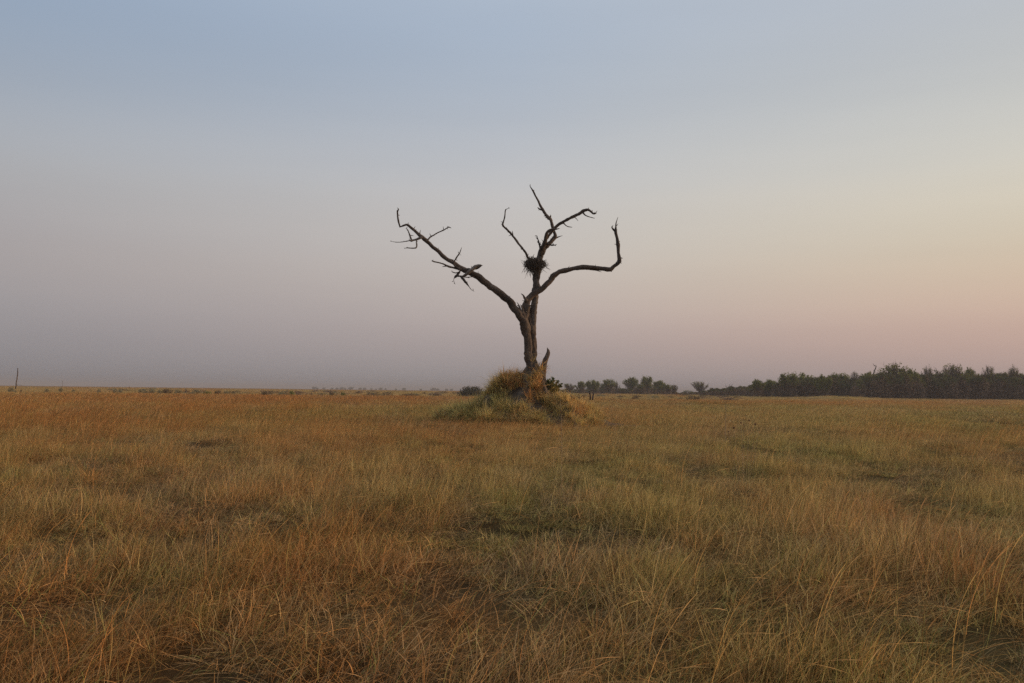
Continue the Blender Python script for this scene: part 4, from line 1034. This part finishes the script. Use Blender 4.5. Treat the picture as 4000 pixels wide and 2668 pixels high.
# ------------------------------------------------------------------ dried seed-head plants
def seed_plant(px, Y, heads, size, label, stemr=.003, group=None):
    b = bpt(px, Y); root = empty('seed_head_plant', tuple(b)); tag(root, label, 'dried plant', group)
    r = np.random.default_rng(int(px))
    for (hx_, hy_) in heads:
        t = pt(hx_, hy_, Y + r.uniform(-.3, .3)) - b
        ms = MB(); V, Fc = tube_geo([[t[0] * .25, t[1] * .3, -.02], [t[0] * .7, t[1] * .7, t[2] * .55], t], [stemr, stemr, stemr * .6], 5, step=.1); ms.add(V, Fc); ms.build('stem', M_stalk, root)
        ts, ps = np.meshgrid(np.linspace(0, math.pi, 7), np.linspace(0, 2 * math.pi, 10, endpoint=False), indexing='ij')
        k = 1 + .3 * np.sin(ps * 5 + ts * 3)
        sv = np.stack([np.sin(ts) * np.cos(ps) * k, np.sin(ts) * np.sin(ps) * k, np.cos(ts) * 1.1], -1).reshape(-1, 3) * size * .5 * r.uniform(.8, 1.2)
        ii = np.arange(70).reshape(7, 10); mh = MB(); mh.add(sv + t, np.stack([ii[:-1], np.roll(ii[:-1], -1, 1), np.roll(ii[1:], -1, 1), ii[1:]], -1).reshape(-1, 4)); mh.build('seed_head', M_seed, root)
seed_plant(2905, 15.5, [(2926, 1642), (2895, 1651), (2905, 1659), (2866, 1671), (2950, 1657), (2966, 1672), (2845, 1685)], .034, 'dried plant with big brown seed heads in the right middle grass')
r = random.Random(5)
hd = []
for k in range(24):
    hd.append((2230 + 52 * r.random(), 1541 + 10 * r.random() + 14 * abs(r.random() - .3)))
seed_plant(2256, 33, hd, .034, 'dense cluster of small dark seed heads just right of the mound', .0018)
seed_plant(2402, 33, [(2382, 1565), (2384, 1557), (2391, 1553), (2398, 1556), (2399, 1562), (2408, 1565), (2415, 1555), (2424, 1560), (2389, 1561)], .034, 'smaller cluster of dark seed heads beyond the mound cluster', .0018)
seed_plant(2834, 26, [(2837, 1560), (2836, 1568), (2835, 1577), (2834, 1587), (2833, 1598), (2832, 1610), (2833, 1622)], .022, 'single upright stalk beaded with tiny seeds right of the mound', .0018)
seed_plant(3455, 30, [(3450, 1597), (3453, 1606), (3457, 1613), (3459, 1617), (3432, 1617), (3300 + 0, 1610)][:5], .028, 'tiny dark beaded stalk in the grass before the woodland', .0018)
st = bpt(2192, 13); root = empty('tall_grass_stalk', tuple(st)); tag(root, 'single tall straight pale stalk in front of the mound', 'grass stalk')
P = [pt(2196, 1790, 13) - st, pt(2194, 1680, 13) - st, pt(2191, 1600, 13) - st, pt(2187, 1533, 13) - st]
mb = MB(); P[0][2] = -.05; V, Fc = tube_geo(P, [.004, .0035, .003, .002], 6, step=.08); mb.add(V, Fc); mb.build('stem', M_stalk, root)
mb = MB()
for (a, b_) in [(2191, 1677), (2193, 1682), (2188, 1680), (2189, 1602), (2190, 1606)]:
    c = pt(a, b_, 13) - st; V, Fc = tube_geo([c - [0, 0, .012], c, c + [0, 0, .012]], [.004, .007, .003], 6); mb.add(V, Fc)
mb.build('seed_cluster', M_seed, root)

# ------------------------------------------------------------------ air
def box(name, x0, x1, y0, y1, z0, z1, mat):
    v = [(x, y, z) for z in (z0, z1) for y in (y0, y1) for x in (x0, x1)]
    f = [(0, 2, 3, 1), (4, 5, 7, 6), (0, 1, 5, 4), (2, 6, 7, 3), (0, 4, 6, 2), (1, 3, 7, 5)]
    return mesh_obj(name, v, f, mat)
mh_, nt, out = newmat('haze_air')
pv = N(nt, 'ShaderNodeVolumePrincipled'); pv.inputs['Density'].default_value = .00036; pv.inputs['Color'].default_value = (.44, .44, .46, 1)
nt.links.new(pv.outputs[0], out.inputs['Volume'])
hz = box('haze', -6200, 6200, -6200, 6200, -1.5, 24, mh_); tag(hz, kind='stuff')

# ------------------------------------------------------------------ sky and light
SUN_AZ = R(75)      # to the right of the view, just out of frame
w = bpy.data.worlds.new('World'); scene.world = w; w.use_nodes = True
nt = w.node_tree; nt.nodes.clear()
out = N(nt, 'ShaderNodeOutputWorld'); bg = N(nt, 'ShaderNodeBackground'); nt.links.new(bg.outputs[0], out.inputs[0])
tc = N(nt, 'ShaderNodeTexCoord'); sx_ = N(nt, 'ShaderNodeSeparateXYZ'); nt.links.new(tc.outputs['Generated'], sx_.inputs[0])
def mth(op, a, b=None, c=None):
    n = N(nt, 'ShaderNodeMath', operation=op)
    for k, v in enumerate((a, b, c)):
        if v is None: continue
        if hasattr(v, 'is_linked'): nt.links.new(v, n.inputs[k])
        else: n.inputs[k].default_value = v
    return n.outputs[0]
X_, Y_, Z_ = sx_.outputs
hl = mth('SQRT', mth('ADD', mth('MULTIPLY', X_, X_), mth('ADD', mth('MULTIPLY', Y_, Y_), 1e-6)))
t_ = mth('DIVIDE', mth('ADD', mth('MULTIPLY', X_, math.sin(SUN_AZ)), mth('MULTIPLY', Y_, math.cos(SUN_AZ))), hl)   # cosine of the angle from the sun's bearing
el_ = mth('SQRT', mth('MAXIMUM', Z_, 0.0))      # square root spreads the horizon colours
def skyramp(cols):
    pos = [0.0, .016, .08, .16, .25, .42, 1.0]
    n = ramp(nt, [(math.sqrt(p), srgb(*c)) for p, c in zip(pos, cols)], 'CARDINAL'); nt.links.new(el_, n.inputs[0]); return n.outputs[0]
anti  = skyramp([(112, 114, 122), (116, 117, 125), (128, 127, 134), (140, 142, 149), (142, 152, 165), (140, 155, 175), (190, 200, 214)])
leftc = skyramp([(122, 122, 128), (132, 130, 134), (153, 149, 151), (164, 160, 161), (166, 170, 176), (149, 166, 187), (195, 203, 216)])
cent  = skyramp([(143, 139, 142), (150, 144, 145), (174, 163, 160), (190, 183, 178), (188, 188, 189), (167, 180, 196), (200, 207, 218)])
rightc = skyramp([(158, 144, 143), (168, 150, 146), (197, 171, 157), (206, 192, 172), (203, 200, 190), (182, 188, 195), (202, 208, 218)])
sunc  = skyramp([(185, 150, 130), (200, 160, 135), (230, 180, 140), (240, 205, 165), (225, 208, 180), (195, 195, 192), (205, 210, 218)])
def step_(a, b):
    n = N(nt, 'ShaderNodeMapRange', interpolation_type='LINEAR'); n.inputs['From Min'].default_value = a; n.inputs['From Max'].default_value = b
    nt.links.new(t_, n.inputs['Value']); return n.outputs[0]
c = mixc(nt, step_(-1, -.31), anti, leftc)
c = mixc(nt, step_(-.31, .26), c, cent)
c = mixc(nt, step_(.26, .74), c, rightc)
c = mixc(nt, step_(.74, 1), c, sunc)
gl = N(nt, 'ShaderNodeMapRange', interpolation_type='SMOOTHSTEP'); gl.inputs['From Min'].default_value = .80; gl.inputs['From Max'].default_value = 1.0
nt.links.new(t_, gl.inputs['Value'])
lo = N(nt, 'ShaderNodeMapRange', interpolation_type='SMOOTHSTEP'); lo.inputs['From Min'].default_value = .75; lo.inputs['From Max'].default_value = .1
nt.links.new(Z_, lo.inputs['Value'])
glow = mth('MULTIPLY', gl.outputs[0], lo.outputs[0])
c = mixc(nt, glow, c, mixc(nt, 1.0, c, (2.6, 2.1, 1.6, 1), 'MULTIPLY'))      # afterglow added round the sun, out of frame to the right, to brighten the grass
# very faint streaks of high haze
mp = N(nt, 'ShaderNodeMapping'); mp.inputs['Scale'].default_value = (1.3, 1.3, 11); mp.inputs['Rotation'].default_value = (0, R(-9), 0)
nt.links.new(tc.outputs['Generated'], mp.inputs[0])
ns = N(nt, 'ShaderNodeTexNoise'); ns.inputs['Scale'].default_value = 1.6; ns.inputs['Detail'].default_value = 4; nt.links.new(mp.outputs[0], ns.inputs['Vector'])
rp = ramp(nt, [(.35, (.985, .987, .99, 1)), (.65, (1.015, 1.013, 1.01, 1))]); nt.links.new(ns.outputs[0], rp.inputs[0])
c = mixc(nt, 1.0, c, rp.outputs[0], 'MULTIPLY')
c = mixc(nt, 1.0, c, (1.02, 1.015, 1.02, 1), 'MULTIPLY')
sky = N(nt, 'ShaderNodeTexSky'); sky.sky_type = 'NISHITA'; sky.sun_disc = False; sky.sun_elevation = R(2); sky.sun_rotation = SUN_AZ
sky.air_density = 1.5; sky.dust_density = 4
sks = mixc(nt, 1.0, sky.outputs[0], (.12, .12, .12, 1), 'MULTIPLY')
c = mixc(nt, .06, c, sks)
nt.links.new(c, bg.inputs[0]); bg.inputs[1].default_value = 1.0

sl = bpy.data.lights.new('sun', 'SUN'); sl.energy = 2.6; sl.angle = R(25); sl.color = (1, .72, .48)
so = bpy.data.objects.new('sun', sl); C.objects.link(so)
dsun = Vector((math.sin(SUN_AZ) * math.cos(R(11)), math.cos(SUN_AZ) * math.cos(R(11)), math.sin(R(11))))
so.rotation_euler = (-dsun).to_track_quat('-Z', 'Y').to_euler()

for rt in del_later:
    for k in ('w', 'h'):
        if k in rt: del rt[k]
for o in list(scene.objects):
    for k in ('w', 'h'):
        if k in o.keys(): del o[k]
    if o in del_later and 'label' not in o.keys():
        for ch in list(o.children): bpy.data.objects.remove(ch)
        bpy.data.objects.remove(o)

scene.view_settings.view_transform = 'Standard'; scene.view_settings.look = 'None'
scene.view_settings.exposure = .12; scene.view_settings.gamma = 1
cy = scene.cycles
cy.max_bounces = 5; cy.diffuse_bounces = 2; cy.transmission_bounces = 3; cy.transparent_max_bounces = 4; cy.volume_bounces = 1
cy.use_adaptive_sampling = True; cy.adaptive_threshold = .008; cy.use_denoising = False
